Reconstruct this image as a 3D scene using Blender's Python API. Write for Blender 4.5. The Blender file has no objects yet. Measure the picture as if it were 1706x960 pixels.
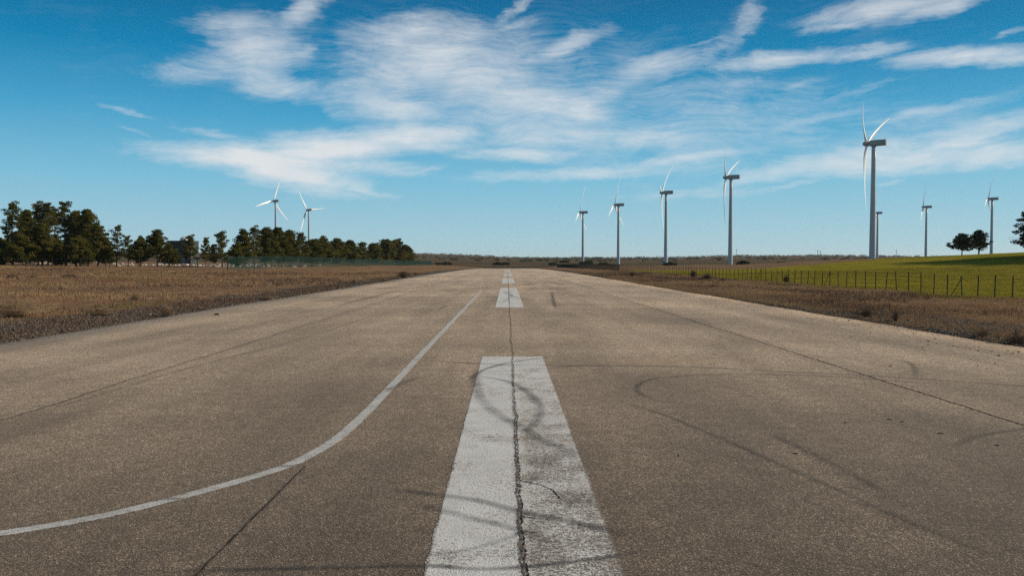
import bpy, math, random
import numpy as np
from mathutils import Vector, Matrix
rng = np.random.default_rng(7)
random.seed(7)
SC = bpy.context.scene
COL = SC.collection
R = math.radians
F = 1400.0           # focal length in pixels of the 1706 px wide photograph
CAMH = 1.5
HAZE = 0.000045

# ------------------------------------------------------------------ camera
cam = bpy.data.objects.new('camera', bpy.data.cameras.new('camera'))
COL.objects.link(cam); SC.camera = cam
cam.location = (0, 0, CAMH)
cam.rotation_euler = (R(90 - 1.76), 0, R(-0.33))
cam.data.sensor_width = 36; cam.data.lens = F / 1706 * 36
cam.data.clip_start = 0.05; cam.data.clip_end = 30000
_M = cam.rotation_euler.to_matrix()

def ray(px, py):
    d = _M @ Vector(((px - 853) / F, -(py - 480) / F, -1))
    return d

# ------------------------------------------------------------------ terrain
def sstep(a, b, x):
    t = np.clip((np.asarray(x, float) - a) / (b - a), 0, 1)
    return t * t * (3 - 2 * t)

def vnoise(x, y, seed=0):
    """smooth value noise, numpy"""
    x = np.asarray(x, float); y = np.asarray(y, float)
    xi = np.floor(x); yi = np.floor(y); fx = x - xi; fy = y - yi
    def h(a, b):
        v = np.sin(a * 127.1 + b * 311.7 + seed * 74.7) * 43758.5453
        return v - np.floor(v)
    fx = fx * fx * (3 - 2 * fx); fy = fy * fy * (3 - 2 * fy)
    return ((h(xi, yi) * (1 - fx) + h(xi + 1, yi) * fx) * (1 - fy)
            + (h(xi, yi + 1) * (1 - fx) + h(xi + 1, yi + 1) * fx) * fy)

XE0, XE1 = -9.45, 9.1        # runway edges

def runway_z(Y):
    Y = np.asarray(Y, float)
    z = -1.6e-5 * np.clip(Y - 80, 0, 270) ** 2
    z = z - 0.0086 * np.clip(Y - 350, 0, 60)
    return z

def far_z(X, Y):
    u = X / np.maximum(Y, 1)
    ridge = np.interp(u, [-2, -.6, -.3, -.1, -.05, .0, .08, .2, .25, .33, .42, .5, 2],
                      [40, 32, 30, 27, 22, 15.5, 15, 15.5, 20, 21, 20.5, 17, 22])
    base = -0.7 + 0 * X
    t = np.clip((Y - 450) / 2150, 0, 1)
    z = base + (ridge + 1.5) * t ** 1.25
    z = z + 1.6 * (vnoise(X / 260, Y / 200, 3) - .5) * sstep(600, 1300, Y)
    z = z + 3.0 * (vnoise(X / 600, Y / 300, 5) - .5) * sstep(900, 2000, Y)
    z = z - 30 * sstep(2650, 3600, Y)
    return z

def hraw(X, Y):
    X = np.asarray(X, float); Y = np.asarray(Y, float)
    rz = runway_z(Y)
    left = 0.0135 * np.clip(-X - 12, 0, 120) + 0.05 * sstep(-10, -13, X)
    left = left + 0.45 * (vnoise(X / 9, Y / 14, 1) - .5) * sstep(11, 20, -X) + 0.22 * (vnoise(X / 2.5, Y / 3, 2) - .5) * sstep(10, 13, -X)
    S = 4.6 * sstep(25, 150, X)
    W = np.where(Y > 180, np.exp(-((Y - 180) / 125) ** 2), np.exp(-((Y - 180) / 110) ** 2))
    right = S * W + 0.14 * (vnoise(X / 2.5, Y / 3, 2) - .5) * sstep(9.6, 12, X) + 0.35 * (vnoise(X / 30, Y / 30, 8) - .5) * sstep(30, 60, X)
    side = np.where(X < 0, left, right)
    # side land follows the runway's fall only partly
    c = sstep(9, 30, np.abs(X))
    near = rz * (1 - 0.75 * c) + side
    k = sstep(380, 620, Y)
    kx = sstep(60, 20, X) if False else 1.0
    return near * (1 - k) + far_z(X, Y) * k

def spaced(a, b, d0, growth, start=0):
    v = [a]; d = d0
    while v[-1] < b:
        v.append(v[-1] + d); d *= growth
    return v
xr = spaced(0, 30, .5, 1.0) ; xr = xr[:-1] + spaced(30, 5200, .6, 1.045)
xs = np.array([-v for v in xr[::-1]][:-1] + list(xr))
yr = [-60, -30, -15, -8] + spaced(-4, 60, .5, 1.004) ; yr = yr[:-1] + spaced(yr[-1], 9000, .9, 1.022)
ys = np.array(yr)
XX, YY = np.meshgrid(xs, ys)
ZZ = hraw(XX, YY)
inrw = (XX > XE0 - .3) & (XX < XE1 + .3) & (YY < 346)
ZZ = np.where(inrw, runway_z(YY) - 0.06, ZZ)

def H(x, y):
    """ground height on the built mesh"""
    x = np.asarray(x, float); y = np.asarray(y, float)
    i = np.clip(np.searchsorted(xs, x) - 1, 0, len(xs) - 2); j = np.clip(np.searchsorted(ys, y) - 1, 0, len(ys) - 2)
    fx = (x - xs[i]) / (xs[i + 1] - xs[i]); fy = (y - ys[j]) / (ys[j + 1] - ys[j])
    return ((ZZ[j, i] * (1 - fx) + ZZ[j, i + 1] * fx) * (1 - fy) + (ZZ[j + 1, i] * (1 - fx) + ZZ[j + 1, i + 1] * fx) * fy)

def on_road(px, py):
    d = ray(px, py)
    t = -CAMH / d.z
    return Vector((d.x * t, d.y * t, 0))

def at_depth(px, Y):
    d = ray(px, 450)
    return d.x / d.y * Y, Y

def top_z(px, py, Y):
    d = ray(px, py)
    return CAMH + d.z / d.y * Y

# ------------------------------------------------------------------ helpers
def tag(o, label=None, cat=None, group=None, kind=None):
    if label: o['label'] = label
    if cat: o['category'] = cat
    if group: o['group'] = group
    if kind: o['kind'] = kind
    return o

def empty(name, loc=(0, 0, 0), rz=0):
    o = bpy.data.objects.new(name, None); COL.objects.link(o)
    o.location = loc; o.rotation_euler = (0, 0, rz)
    o.empty_display_size = .2
    return o

def mesh_np(name, V, Fa, mat, parent=None, smooth=False, attrs=None, loc=None):
    """V (n,3) array, Fa (m,k) array of equal-size faces or list of lists"""
    me = bpy.data.meshes.new(name)
    V = np.asarray(V, np.float32)
    if isinstance(Fa, np.ndarray):
        m, k = Fa.shape
        me.vertices.add(len(V)); me.vertices.foreach_set('co', V.ravel())
        me.loops.add(m * k); me.loops.foreach_set('vertex_index', Fa.astype(np.int32).ravel())
        me.polygons.add(m)
        me.polygons.foreach_set('loop_start', np.arange(0, m * k, k, dtype=np.int32))
        me.polygons.foreach_set('loop_total', np.full(m, k, np.int32))
        me.update(calc_edges=True)
    else:
        me.from_pydata([tuple(map(float, v)) for v in V], [], Fa); me.update()
    if smooth:
        me.polygons.foreach_set('use_smooth', np.ones(len(me.polygons), bool))
    if attrs:
        for an, av in attrs.items():
            a = me.attributes.new(an, 'FLOAT', 'POINT'); a.data.foreach_set('value', np.asarray(av, np.float32))
    me.materials.append(mat)
    o = bpy.data.objects.new(name, me); COL.objects.link(o)
    if parent: o.parent = parent
    if loc is not None: o.location = loc
    return o

class MB:
    def __init__(s): s.v = []; s.f = []
    def add(s, V, Fs):
        n = len(s.v); s.v += [tuple(v) for v in V]; s.f += [[i + n for i in f] for f in Fs]
    def box(s, c, d, M=None):
        x, y, z = [q / 2 for q in d]
        V = [Vector((sx * x, sy * y, sz * z)) for sx in (-1, 1) for sy in (-1, 1) for sz in (-1, 1)]
        if M is not None: V = [M @ v for v in V]
        V = [v + Vector(c) for v in V]
        s.add(V, [(0, 1, 3, 2), (4, 6, 7, 5), (0, 4, 5, 1), (2, 3, 7, 6), (0, 2, 6, 4), (1, 5, 7, 3)])
    def tube(s, pts, rad, n=8, cap=True):
        pts = [Vector(p) for p in pts]
        rings = []; base = len(s.v)
        up = Vector((0, 0, 1))
        for i, p in enumerate(pts):
            d = (pts[min(i + 1, len(pts) - 1)] - pts[max(i - 1, 0)]).normalized()
            a = d.cross(up if abs(d.z) < .95 else Vector((1, 0, 0))).normalized(); b = d.cross(a)
            r = rad[i] if hasattr(rad, '__len__') else rad
            s.v += [tuple(p + a * (math.cos(t) * r) + b * (math.sin(t) * r)) for t in [2 * math.pi * k / n for k in range(n)]]
        for i in range(len(pts) - 1):
            for k in range(n):
                q = base + i * n; s.f.append([q + k, q + (k + 1) % n, q + n + (k + 1) % n, q + n + k])
        if cap:
            s.f.append([base + k for k in range(n)][::-1]); q = base + (len(pts) - 1) * n
            s.f.append([q + k for k in range(n)])
    def build(s, name, mat, parent=None, smooth=False, loc=None):
        return mesh_np(name, np.array(s.v), s.f, mat, parent, smooth, loc=loc)

# ------------------------------------------------------------------ materials
class NT:
    def __init__(s, tree): s.t = tree; s.n = tree.nodes; s.l = tree.links
    def node(s, typ, **kw):
        nd = s.n.new(typ)
        for k, v in kw.items(): setattr(nd, k, v)
        return nd
    def link(s, a, b): s.l.new(a, b)
    def put(s, sock, v):
        if isinstance(v, bpy.types.NodeSocket): s.l.new(v, sock)
        elif v is not None:
            if sock.type == 'RGBA' and len(v) == 3: v = (*v, 1)
            sock.default_value = v
    def math(s, op, a, b=None, c=None, clamp=False):
        nd = s.n.new('ShaderNodeMath'); nd.operation = op; nd.use_clamp = clamp
        s.put(nd.inputs[0], a)
        if b is not None: s.put(nd.inputs[1], b)
        if c is not None: s.put(nd.inputs[2], c)
        return nd.outputs[0]
    def mix(s, f, a, b, mode='MIX'):
        nd = s.n.new('ShaderNodeMix'); nd.data_type = 'RGBA'; nd.blend_type = mode
        s.put(nd.inputs[0], f); s.put(nd.inputs[6], a); s.put(nd.inputs[7], b)
        return nd.outputs[2]
    def noise(s, vec, scale, detail=4, rough=.55, dist=0, dim='3D'):
        nd = s.n.new('ShaderNodeTexNoise'); nd.noise_dimensions = dim
        if vec is not None: s.l.new(vec, nd.inputs['Vector'])
        nd.inputs['Scale'].default_value = scale; nd.inputs['Detail'].default_value = detail
        nd.inputs['Roughness'].default_value = rough; nd.inputs['Distortion'].default_value = dist
        return nd.outputs[0]
    def map(s, vec, loc=(0, 0, 0), rot=(0, 0, 0), scale=(1, 1, 1), typ='POINT'):
        nd = s.n.new('ShaderNodeMapping'); nd.vector_type = typ
        s.l.new(vec, nd.inputs[0]); nd.inputs[1].default_value = loc
        nd.inputs[2].default_value = rot; nd.inputs[3].default_value = scale
        return nd.outputs[0]
    def rng(s, v, a, b, c=0, d=1, smooth=False):
        nd = s.n.new('ShaderNodeMapRange'); nd.interpolation_type = 'SMOOTHSTEP' if smooth else 'LINEAR'
        s.put(nd.inputs[0], v)
        for i, q in enumerate((a, b, c, d)): s.put(nd.inputs[i + 1], q)
        return nd.outputs[0]
    def ramp(s, v, stops):
        nd = s.n.new('ShaderNodeValToRGB'); s.put(nd.inputs[0], v)
        e = nd.color_ramp.elements
        e[0].position = stops[0][0]; e[0].color = (*stops[0][1], 1)
        e[1].position = stops[1][0]; e[1].color = (*stops[1][1], 1)
        for p, c in stops[2:]:
            q = e.new(p); q.color = (*c, 1)
        return nd.outputs[0]

def material(name):
    m = bpy.data.materials.new(name); m.use_nodes = True
    t = NT(m.node_tree); b = t.n['Principled BSDF']
    return m, t, b

def plain(name, col, rough=.7, var=.15, scale=8, spec=.3, metal=0, bump=0):
    m, t, b = material(name)
    g = t.node('ShaderNodeNewGeometry').outputs['Position']
    n = t.noise(g, scale, 4)
    k = t.rng(n, .3, .7, 1 - var, 1 + var)
    c = t.node('ShaderNodeVectorMath', operation='SCALE')
    c.inputs[0].default_value = col; t.link(k, c.inputs['Scale'])
    t.link(c.outputs[0], b.inputs['Base Color'])
    b.inputs['Roughness'].default_value = rough; b.inputs['Specular IOR Level'].default_value = spec
    b.inputs['Metallic'].default_value = metal
    if bump:
        bp = t.node('ShaderNodeBump'); bp.inputs['Distance'].default_value = bump
        t.link(n, bp.inputs['Height']); t.link(bp.outputs[0], b.inputs['Normal'])
    return m

# asphalt group: colour + height from world position ------------------
def asphalt_group():
    g = bpy.data.node_groups.new('asphalt', 'ShaderNodeTree')
    g.interface.new_socket('Color', in_out='OUTPUT', socket_type='NodeSocketColor')
    g.interface.new_socket('Height', in_out='OUTPUT', socket_type='NodeSocketFloat')
    t = NT(g); out = t.node('NodeGroupOutput')
    P = t.node('ShaderNodeNewGeometry').outputs['Position']
    sep = t.node('ShaderNodeSeparateXYZ'); t.link(P, sep.inputs[0])
    X, Y = sep.outputs[0], sep.outputs[1]
    v1 = t.node('ShaderNodeTexVoronoi'); v1.inputs['Scale'].default_value = 118; t.link(P, v1.inputs['Vector'])
    v2 = t.node('ShaderNodeTexVoronoi'); v2.inputs['Scale'].default_value = 56; t.link(P, v2.inputs['Vector'])
    s1 = t.node('ShaderNodeSeparateColor'); t.link(v1.outputs['Color'], s1.inputs[0])
    s2 = t.node('ShaderNodeSeparateColor'); t.link(v2.outputs['Color'], s2.inputs[0])
    # stone colours: most mid brown-grey, few pale, some rust, many dark binder gaps
    stone = t.ramp(s1.outputs[0], [(0.0, (.018, .015, .011)), (.25, (.060, .048, .036)), (.6, (.115, .092, .070)), (.84, (.18, .146, .112)), (.985, (.44, .38, .31))])
    stone2 = t.ramp(s2.outputs[1], [(0.0, (.022, .018, .013)), (.4, (.085, .068, .051)), (.8, (.15, .121, .093)), (1.0, (.34, .29, .235))])
    c = t.mix(.35, stone, stone2)
    gap = t.rng(v1.outputs['Distance'], .30, .62, 0, 1)
    c = t.mix(t.math('MULTIPLY', gap, .8), c, (.022, .018, .014))
    # medium and large variation
    n1 = t.noise(P, 5.5, 5, .65)
    n2 = t.noise(t.map(P, scale=(.55, .16, .5)), 1.0, 5, .6, .4)
    n3 = t.noise(t.map(P, scale=(1.6, .05, .5)), 1.0, 3, .5)
    n4 = t.noise(P, .09, 3, .5)
    k = t.math('MULTIPLY', t.rng(n1, .3, .7, .78, 1.22), t.rng(n2, .3, .7, .68, 1.34))
    k = t.math('MULTIPLY', k, t.rng(n3, .3, .7, .84, 1.16))
    n5 = t.noise(t.map(P, scale=(.07, .55, .5)), 1.0, 4, .6)
    k = t.math('MULTIPLY', k, t.rng(n5, .3, .7, .86, 1.14))
    k = t.math('MULTIPLY', k, t.rng(n4, .3, .7, .80, 1.20))
    # the two outer paving lanes are paler than the middle one
    ax = t.math('ABSOLUTE', t.math('SUBTRACT', X, -0.02))
    lane = t.rng(ax, 4.70, 4.78, 1.0, 1.10)
    k = t.math('MULTIPLY', k, lane)
    # dark worn lane left of the right-hand joint, fading along the runway
    wob = t.math('ADD', X, t.math('MULTIPLY', t.math('SUBTRACT', t.noise(t.map(P, scale=(.3, .12, 1)), 1, 3), .5), 1.2))
    d1 = t.rng(t.math('ABSOLUTE', t.math('SUBTRACT', wob, 3.9)), .1, 1.0, 1, 0, True)
    fade = t.rng(Y, 5, 14, 1, 0, True)
    k = t.math('MULTIPLY', k, t.math('SUBTRACT', 1, t.math('MULTIPLY', t.math('MULTIPLY', d1, fade), .30)))
    # shade between pebbles painted in: darker near the camera, paler at grazing distance
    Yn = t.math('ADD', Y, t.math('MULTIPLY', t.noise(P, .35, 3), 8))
    view_shade = t.math('ADD', t.rng(Yn, 7, 17, 1.22, 3.4), t.rng(Yn, 21, 110, 0, 1.25))
    k = t.math('MULTIPLY', k, view_shade)
    # oil stains
    st = t.rng(t.noise(P, .8, 3, .5, .6), .66, .76, 0, .25)
    k = t.math('MULTIPLY', k, t.math('SUBTRACT', 1, st))
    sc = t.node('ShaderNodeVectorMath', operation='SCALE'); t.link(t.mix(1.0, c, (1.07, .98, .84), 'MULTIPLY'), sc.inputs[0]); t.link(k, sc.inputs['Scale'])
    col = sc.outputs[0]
    # ochre dust patches
    dn = t.noise(P, 1.3, 4, .6)
    dx = t.math('ABSOLUTE', t.math('SUBTRACT', X, 2.35)); dy = t.math('ABSOLUTE', t.math('SUBTRACT', Y, 12.7))
    dd = t.math('ADD', t.math('MULTIPLY', dx, .9), t.math('MULTIPLY', dy, 1.1))
    dust = t.math('MULTIPLY', t.rng(dd, .2, 1.0, .45, 0), t.rng(dn, .4, .6, .2, 1))
    col = t.mix(dust, col, (.36, .22, .10))
    # small dark fleck specks at large distance scale
    v3 = t.node('ShaderNodeTexVoronoi'); v3.inputs['Scale'].default_value = 3.2; t.link(P, v3.inputs['Vector'])
    fl = t.rng(v3.outputs['Distance'], .035, .06, .55, 0)
    col = t.mix(fl, col, (.05, .04, .03))
    t.link(col, out.inputs[0])
    h = t.math('SUBTRACT', t.math('MULTIPLY', t.math('SUBTRACT', 1, v1.outputs['Distance']), .7), t.math('MULTIPLY', v2.outputs['Distance'], .6))
    h = t.math('ADD', h, t.math('MULTIPLY', s1.outputs[1], .35))
    t.link(h, out.inputs[1])
    return g
AG = asphalt_group()

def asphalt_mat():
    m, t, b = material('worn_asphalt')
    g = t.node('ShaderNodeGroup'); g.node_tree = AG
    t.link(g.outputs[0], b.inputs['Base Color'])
    bp = t.node('ShaderNodeBump'); bp.inputs['Distance'].default_value = .005; bp.inputs['Strength'].default_value = 1
    t.link(g.outputs[1], bp.inputs['Height']); t.link(bp.outputs[0], b.inputs['Normal'])
    b.inputs['Roughness'].default_value = .88; b.inputs['Specular IOR Level'].default_value = .25
    b.inputs['Sheen Weight'].default_value = .10; b.inputs['Sheen Roughness'].default_value = .5
    b.inputs['Sheen Tint'].default_value = (1, .82, .65, 1)
    return m

def paint_mat(name, wear_fn, col=(.68, .67, .625)):
    m, t, b = material(name)
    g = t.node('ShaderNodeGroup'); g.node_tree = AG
    P = t.node('ShaderNodeNewGeometry').outputs['Position']
    wear = wear_fn(t, P)
    pn = t.noise(P, 3.5, 5, .6)
    gr = t.noise(P, 160, 2, .6)
    pc = t.mix(t.rng(pn, .35, .68, 0, .5), col, (col[0] * .66, col[1] * .65, col[2] * .62))
    pc = t.mix(t.rng(gr, .35, .7, 0, .35), pc, (.32, .30, .27))
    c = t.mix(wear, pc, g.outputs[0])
    t.link(c, b.inputs['Base Color'])
    hh = t.math('SUBTRACT', t.math('MULTIPLY', g.outputs[1], .6), t.math('MULTIPLY', wear, .35))
    bp = t.node('ShaderNodeBump'); bp.inputs['Distance'].default_value = .0045; bp.inputs['Strength'].default_value = 1
    t.link(hh, bp.inputs['Height']); t.link(bp.outputs[0], b.inputs['Normal'])
    b.inputs['Roughness'].default_value = .8; b.inputs['Specular IOR Level'].default_value = .3
    return m

def wear_stripe(t, P):
    sep = t.node('ShaderNodeSeparateXYZ'); t.link(P, sep.inputs[0]); X, Y = sep.outputs[0], sep.outputs[1]
    fine = t.noise(P, 95, 3, .75)
    mid = t.noise(t.map(P, scale=(1, 1.2, 1)), 30, 5, .8, .6)
    big = t.noise(P, 2.2, 4, .6)
    f = t.math('ADD', t.math('MULTIPLY', fine, .45), t.math('MULTIPLY', mid, .55))
    right = t.rng(X, .02, .16, 0, 1)            # the right half is worn more
    nearf = t.rng(Y, 4, 12, 1, .25)
    thr = t.math('SUBTRACT', .588, t.math('MULTIPLY', t.math('MULTIPLY', right, nearf), .085))
    thr = t.math('SUBTRACT', thr, t.rng(big, .40, .75, 0, .11))
    # thin paint along the outer edge
    e = t.math('MAXIMUM', t.rng(X, -.40, -.385, 1, 0), t.rng(X, .548, .565, 0, 1))
    thr = t.math('SUBTRACT', thr, t.math('MULTIPLY', e, .10))
    w = t.rng(f, t.math('SUBTRACT', thr, .010), t.math('ADD', thr, .025), 0, .88)
    pit = t.rng(t.noise(t.map(P, scale=(1, .8, 1)), 70, 2, .6), .64, .69, 0, .8)
    w = t.math('MAXIMUM', w, pit)
    return w

def wear_line(t, P):
    f = t.math('ADD', t.math('MULTIPLY', t.noise(P, 110, 3, .75), .5), t.math('MULTIPLY', t.noise(P, 14, 4, .7), .5))
    w = t.rng(f, .54, .60, 0, .9)
    uvs = t.node('ShaderNodeSeparateXYZ'); t.link(t.node('ShaderNodeUVMap').outputs[0], uvs.inputs[0])
    ed = t.rng(t.math('ABSOLUTE', t.math('SUBTRACT', uvs.outputs[0], .5)), .36, .5, 0, .16)
    w = t.rng(t.math('ADD', f, ed), .54, .60, 0, .9)
    big = t.rng(t.noise(P, 3.3, 4, .65), .40, .68, 0, .28)
    w = t.math('MAXIMUM', w, big)
    sp = t.node('ShaderNodeSeparateXYZ'); t.link(P, sp.inputs[0])
    for y0 in (5.28, 6.13, 9.9, 12.9):      # rubbed through where tyre marks cross it
        w = t.math('MAXIMUM', w, t.rng(t.math('ABSOLUTE', t.math('SUBTRACT', sp.outputs[1], y0)), .01, .05 * y0 / 6, .75, 0))
    return w

M_ASPH = asphalt_mat()
M_STRIPE = paint_mat('worn_white_paint', wear_stripe)
M_LINE = paint_mat('white_line_paint', wear_line, (.56, .55, .51))

def skid_mat():
    m, t, b = material('tyre_rubber_mark')
    out = t.n['Material Output']
    uv = t.node('ShaderNodeUVMap').outputs[0]
    sep = t.node('ShaderNodeSeparateXYZ'); t.link(uv, sep.inputs[0])
    P = t.node('ShaderNodeNewGeometry').outputs['Position']
    u = t.math('ABSOLUTE', t.math('SUBTRACT', sep.outputs[0], .5))
    edge = t.rng(u, .05, .5, 1, 0, True)
    at = t.node('ShaderNodeAttribute'); at.attribute_name = 'dens'
    n = t.rng(t.noise(P, 130, 3, .7), .3, .62, .3, 1)
    n2 = t.rng(t.noise(P, 2.2, 3, .6), .3, .65, .45, 1)
    tread = t.rng(t.math('SINE', t.math('MULTIPLY', sep.outputs[0], 26)), -1, 1, .7, 1)
    a = t.math('MULTIPLY', t.math('MULTIPLY', edge, at.outputs['Fac']), t.math('MULTIPLY', n, t.math('MULTIPLY', n2, tread)))
    tr = t.node('ShaderNodeBsdfTransparent'); mx = t.node('ShaderNodeMixShader')
    t.link(a, mx.inputs[0]); t.link(tr.outputs[0], mx.inputs[1]); t.link(b.outputs[0], mx.inputs[2])
    t.link(mx.outputs[0], out.inputs[0])
    b.inputs['Base Color'].default_value = (.028, .028, .028, 1); b.inputs['Roughness'].default_value = .85
    return m
M_SKID = skid_mat()
M_CRACK = plain('crack_dark', (.022, .017, .012), .95, .6, 60, spec=.05)
M_CRUMB = plain('asphalt_crumb', (.17, .13, .095), .95, .5, 40, spec=.1)
M_DARKCRUMB = plain('dark_crumb', (.05, .042, .034), .95, .4, 30, spec=.1)

# ground ------------------------------------------------------------
def ground_mat():
    m, t, b = material('dry_field')
    P = t.node('ShaderNodeNewGeometry').outputs['Position']
    at = lambda n: (lambda a: (setattr(a, 'attribute_name', n), a.outputs['Fac'])[1])(t.node('ShaderNodeAttribute'))
    big = t.noise(P, .06, 4, .6)
    mid = t.noise(t.map(P, scale=(1, .6, 1)), .7, 5, .65)
    fine = t.noise(P, 9, 5, .7)
    vfine = t.noise(P, 45, 3, .7)
    dry = t.ramp(mid, [(.28, (.125, .072, .042)), (.42, (.235, .140, .080)), (.55, (.33, .212, .118)), (.7, (.20, .15, .062))])
    dry = t.mix(t.rng(fine, .35, .65, 0, .6), dry, (.13, .085, .050))
    dry = t.mix(t.rng(big, .40, .58, 0, .6), dry, (.16, .098, .068))
    dry = t.mix(t.rng(t.noise(P, .13, 4, .6), .52, .66, 0, .6), dry, (.13, .115, .045))
    # gravel by the runway
    gv = t.node('ShaderNodeTexVoronoi'); gv.inputs['Scale'].default_value = 26; t.link(P, gv.inputs['Vector'])
    gs = t.node('ShaderNodeSeparateColor'); t.link(gv.outputs['Color'], gs.inputs[0])
    grav = t.ramp(gs.outputs[0], [(0, (.030, .027, .023)), (.5, (.085, .076, .064)), (.85, (.15, .135, .115)), (1, (.34, .31, .27))])
    grav = t.mix(t.rng(mid, .4, .65, 0, .6), grav, (.10, .075, .05))
    g = t.math('ADD', at('gravel'), t.math('MULTIPLY', t.math('SUBTRACT', mid, .5), 1.6))
    c = t.mix(t.rng(g, .35, .65, 0, 1, True), dry, grav)
    # green meadow
    gn = t.math('ADD', t.math('MULTIPLY', t.noise(P, .22, 5, .7), .6), t.math('MULTIPLY', t.noise(t.map(P, scale=(.02, .09, 1)), 1, 3, .6), .4))
    grn = t.ramp(gn, [(.3, (.125, .122, .014)), (.43, (.205, .182, .018)), (.56, (.28, .235, .032)), (.7, (.31, .225, .065))])
    grn = t.mix(t.rng(t.noise(P, 3, 4, .7), .35, .65, 0, .5), grn, (.09, .088, .014))
    gg = t.math('ADD', at('green'), t.math('MULTIPLY', t.math('SUBTRACT', t.noise(P, .35, 4, .7), .5), 1.3))
    c = t.mix(t.rng(gg, .35, .65, 0, 1, True), c, grn)
    # far scrubland, bands of fallow fields and heath
    fn = t.noise(t.map(P, scale=(.0035, .012, .01)), 1, 5, .6, .4)
    far = t.ramp(fn, [(.30, (.050, .046, .028)), (.43, (.080, .062, .040)), (.52, (.125, .090, .056)), (.60, (.055, .052, .030)), (.72, (.078, .060, .038))])
    dots = t.node('ShaderNodeTexVoronoi'); dots.inputs['Scale'].default_value = .045; t.link(P, dots.inputs['Vector'])
    far = t.mix(t.math('MULTIPLY', t.rng(dots.outputs['Distance'], .15, .32, .8, 0), t.rng(t.noise(P, .004, 2), .42, .6, 0, 1)), far, (.03, .034, .018))
    c = t.mix(at('far'), c, far)
    t.link(c, b.inputs['Base Color'])
    hh = t.math('ADD', t.math('MULTIPLY', fine, .6), t.math('MULTIPLY', vfine, .25))
    hh = t.math('ADD', hh, t.math('MULTIPLY', mid, .8))
    bp = t.node('ShaderNodeBump'); bp.inputs['Distance'].default_value = .12; bp.inputs['Strength'].default_value = .9
    t.link(hh, bp.inputs['Height']); t.link(bp.outputs[0], b.inputs['Normal'])
    b.inputs['Roughness'].default_value = 1; b.inputs['Specular IOR Level'].default_value = .0
    b.inputs['Sheen Weight'].default_value = .0; b.inputs['Sheen Roughness'].default_value = .5
    b.inputs['Sheen Tint'].default_value = (1, .85, .6, 1)
    return m
M_GROUND = ground_mat()

ny, nx = XX.shape
idx = np.arange(ny * nx).reshape(ny, nx)
faces = np.stack([idx[:-1, :-1], idx[:-1, 1:], idx[1:, 1:], idx[1:, :-1]], -1).reshape(-1, 4)
GX, GY = XX.ravel(), YY.ravel()
gravel = np.maximum(sstep(13.0, 11.0, -GX) * (GX < 0), sstep(13.2, 10.6, GX) * (GX > 0))
green = sstep(19.6, 21.2, GX + 0 * GY) * sstep(168, 138, GY - 1.1 * np.clip(GX - 45, 0, 100))
farm = sstep(300, 520, GY)
ground = mesh_np('ground', np.stack([GX, GY, ZZ.ravel()], -1), faces, M_GROUND, smooth=True,
                 attrs={'gravel': gravel, 'green': green, 'far': farm})
tag(ground, 'dry brown grassland with a green meadow rising on the right', kind='structure')

# runway --------------------------------------------------------------
def edge_wob(y, s):
    return 0.10 * (vnoise(y / 1.3, s, 11) - .5) + 0.22 * (vnoise(y / 7, s, 12) - .5) + 0.05 * (vnoise(y / .35, s, 13) - .5)
yy = np.concatenate([np.arange(-30, 3, 1.0), np.arange(3, 60, .12), np.arange(60, 346, 1.0)])
xc = np.array([0, .004, .06, .5, .94, .996, 1.0])
V = []
for y in yy:
    a = XE0 + edge_wob(y, 3.3); b_ = XE1 + edge_wob(y, 8.7); z = float(runway_z(y))
    for k, q in enumerate(xc):
        V.append((a + (b_ - a) * q, y, z - (.055 if k in (0, 6) else 0)))
n = len(xc); ii = np.arange(len(yy) - 1)
fs = np.concatenate([np.stack([ii * n + k, ii * n + k + 1, (ii + 1) * n + k + 1, (ii + 1) * n + k], -1) for k in range(n - 1)])
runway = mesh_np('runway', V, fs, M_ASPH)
tag(runway, 'aged brown-grey asphalt runway running to the horizon', kind='structure')

def sheet(name, x0, x1, y0, y1, mat, dz, label, ragged=.006, step=.06):
    yv = np.arange(y0, y1 + step * .5, step if y1 < 60 else 1.0)
    V = []
    for y in yv:
        z = float(runway_z(y)) + dz
        V.append((x0 + ragged * 2 * (vnoise(y / .09, 1, 21) - .5) + .01 * (vnoise(y / 1.4, 1, 4) - .5), y, z))
        V.append((x1 + ragged * 2 * (vnoise(y / .09, 5, 22) - .5) + .01 * (vnoise(y / 1.4, 2, 4) - .5), y, z))
    i = np.arange(len(yv) - 1)
    o = mesh_np(name, V, np.stack([2 * i, 2 * i + 1, 2 * i + 3, 2 * i + 2], -1), mat)
    tag(o, label, kind='structure'); return o
sheet('centreline_marking', -.40, .565, -8, 13.3, M_STRIPE, .0016, 'nearest white centreline stripe with skid marks and a crack')
for k, (a, b_) in enumerate([(27.8, 48.8), (60, 79.5), (91, 111.5), (123, 143), (155, 175), (187, 207), (219, 239), (251, 271)]):
    sheet('centreline_marking', -.40, .565, a, b_, M_STRIPE, .0016,
          ['second', 'third', 'fourth', 'fifth', 'sixth', 'seventh', 'eighth', 'ninth'][k] + ' white centreline stripe counted from the camera')

def smooth_path(P, n=12):
    """Catmull-Rom through points"""
    P = [np.array(p, float) for p in P]; P = [2 * P[0] - P[1]] + P + [2 * P[-1] - P[-2]]
    out = []
    for i in range(1, len(P) - 2):
        for k in range(n):
            t = k / n
            out.append(.5 * (2 * P[i] + (P[i + 1] - P[i - 1]) * t + (2 * P[i - 1] - 5 * P[i] + 4 * P[i + 1] - P[i + 2]) * t * t
                             + (3 * P[i] - P[i - 1] - 3 * P[i + 1] + P[i + 2]) * t ** 3))
    out.append(P[-2]); return out

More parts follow.
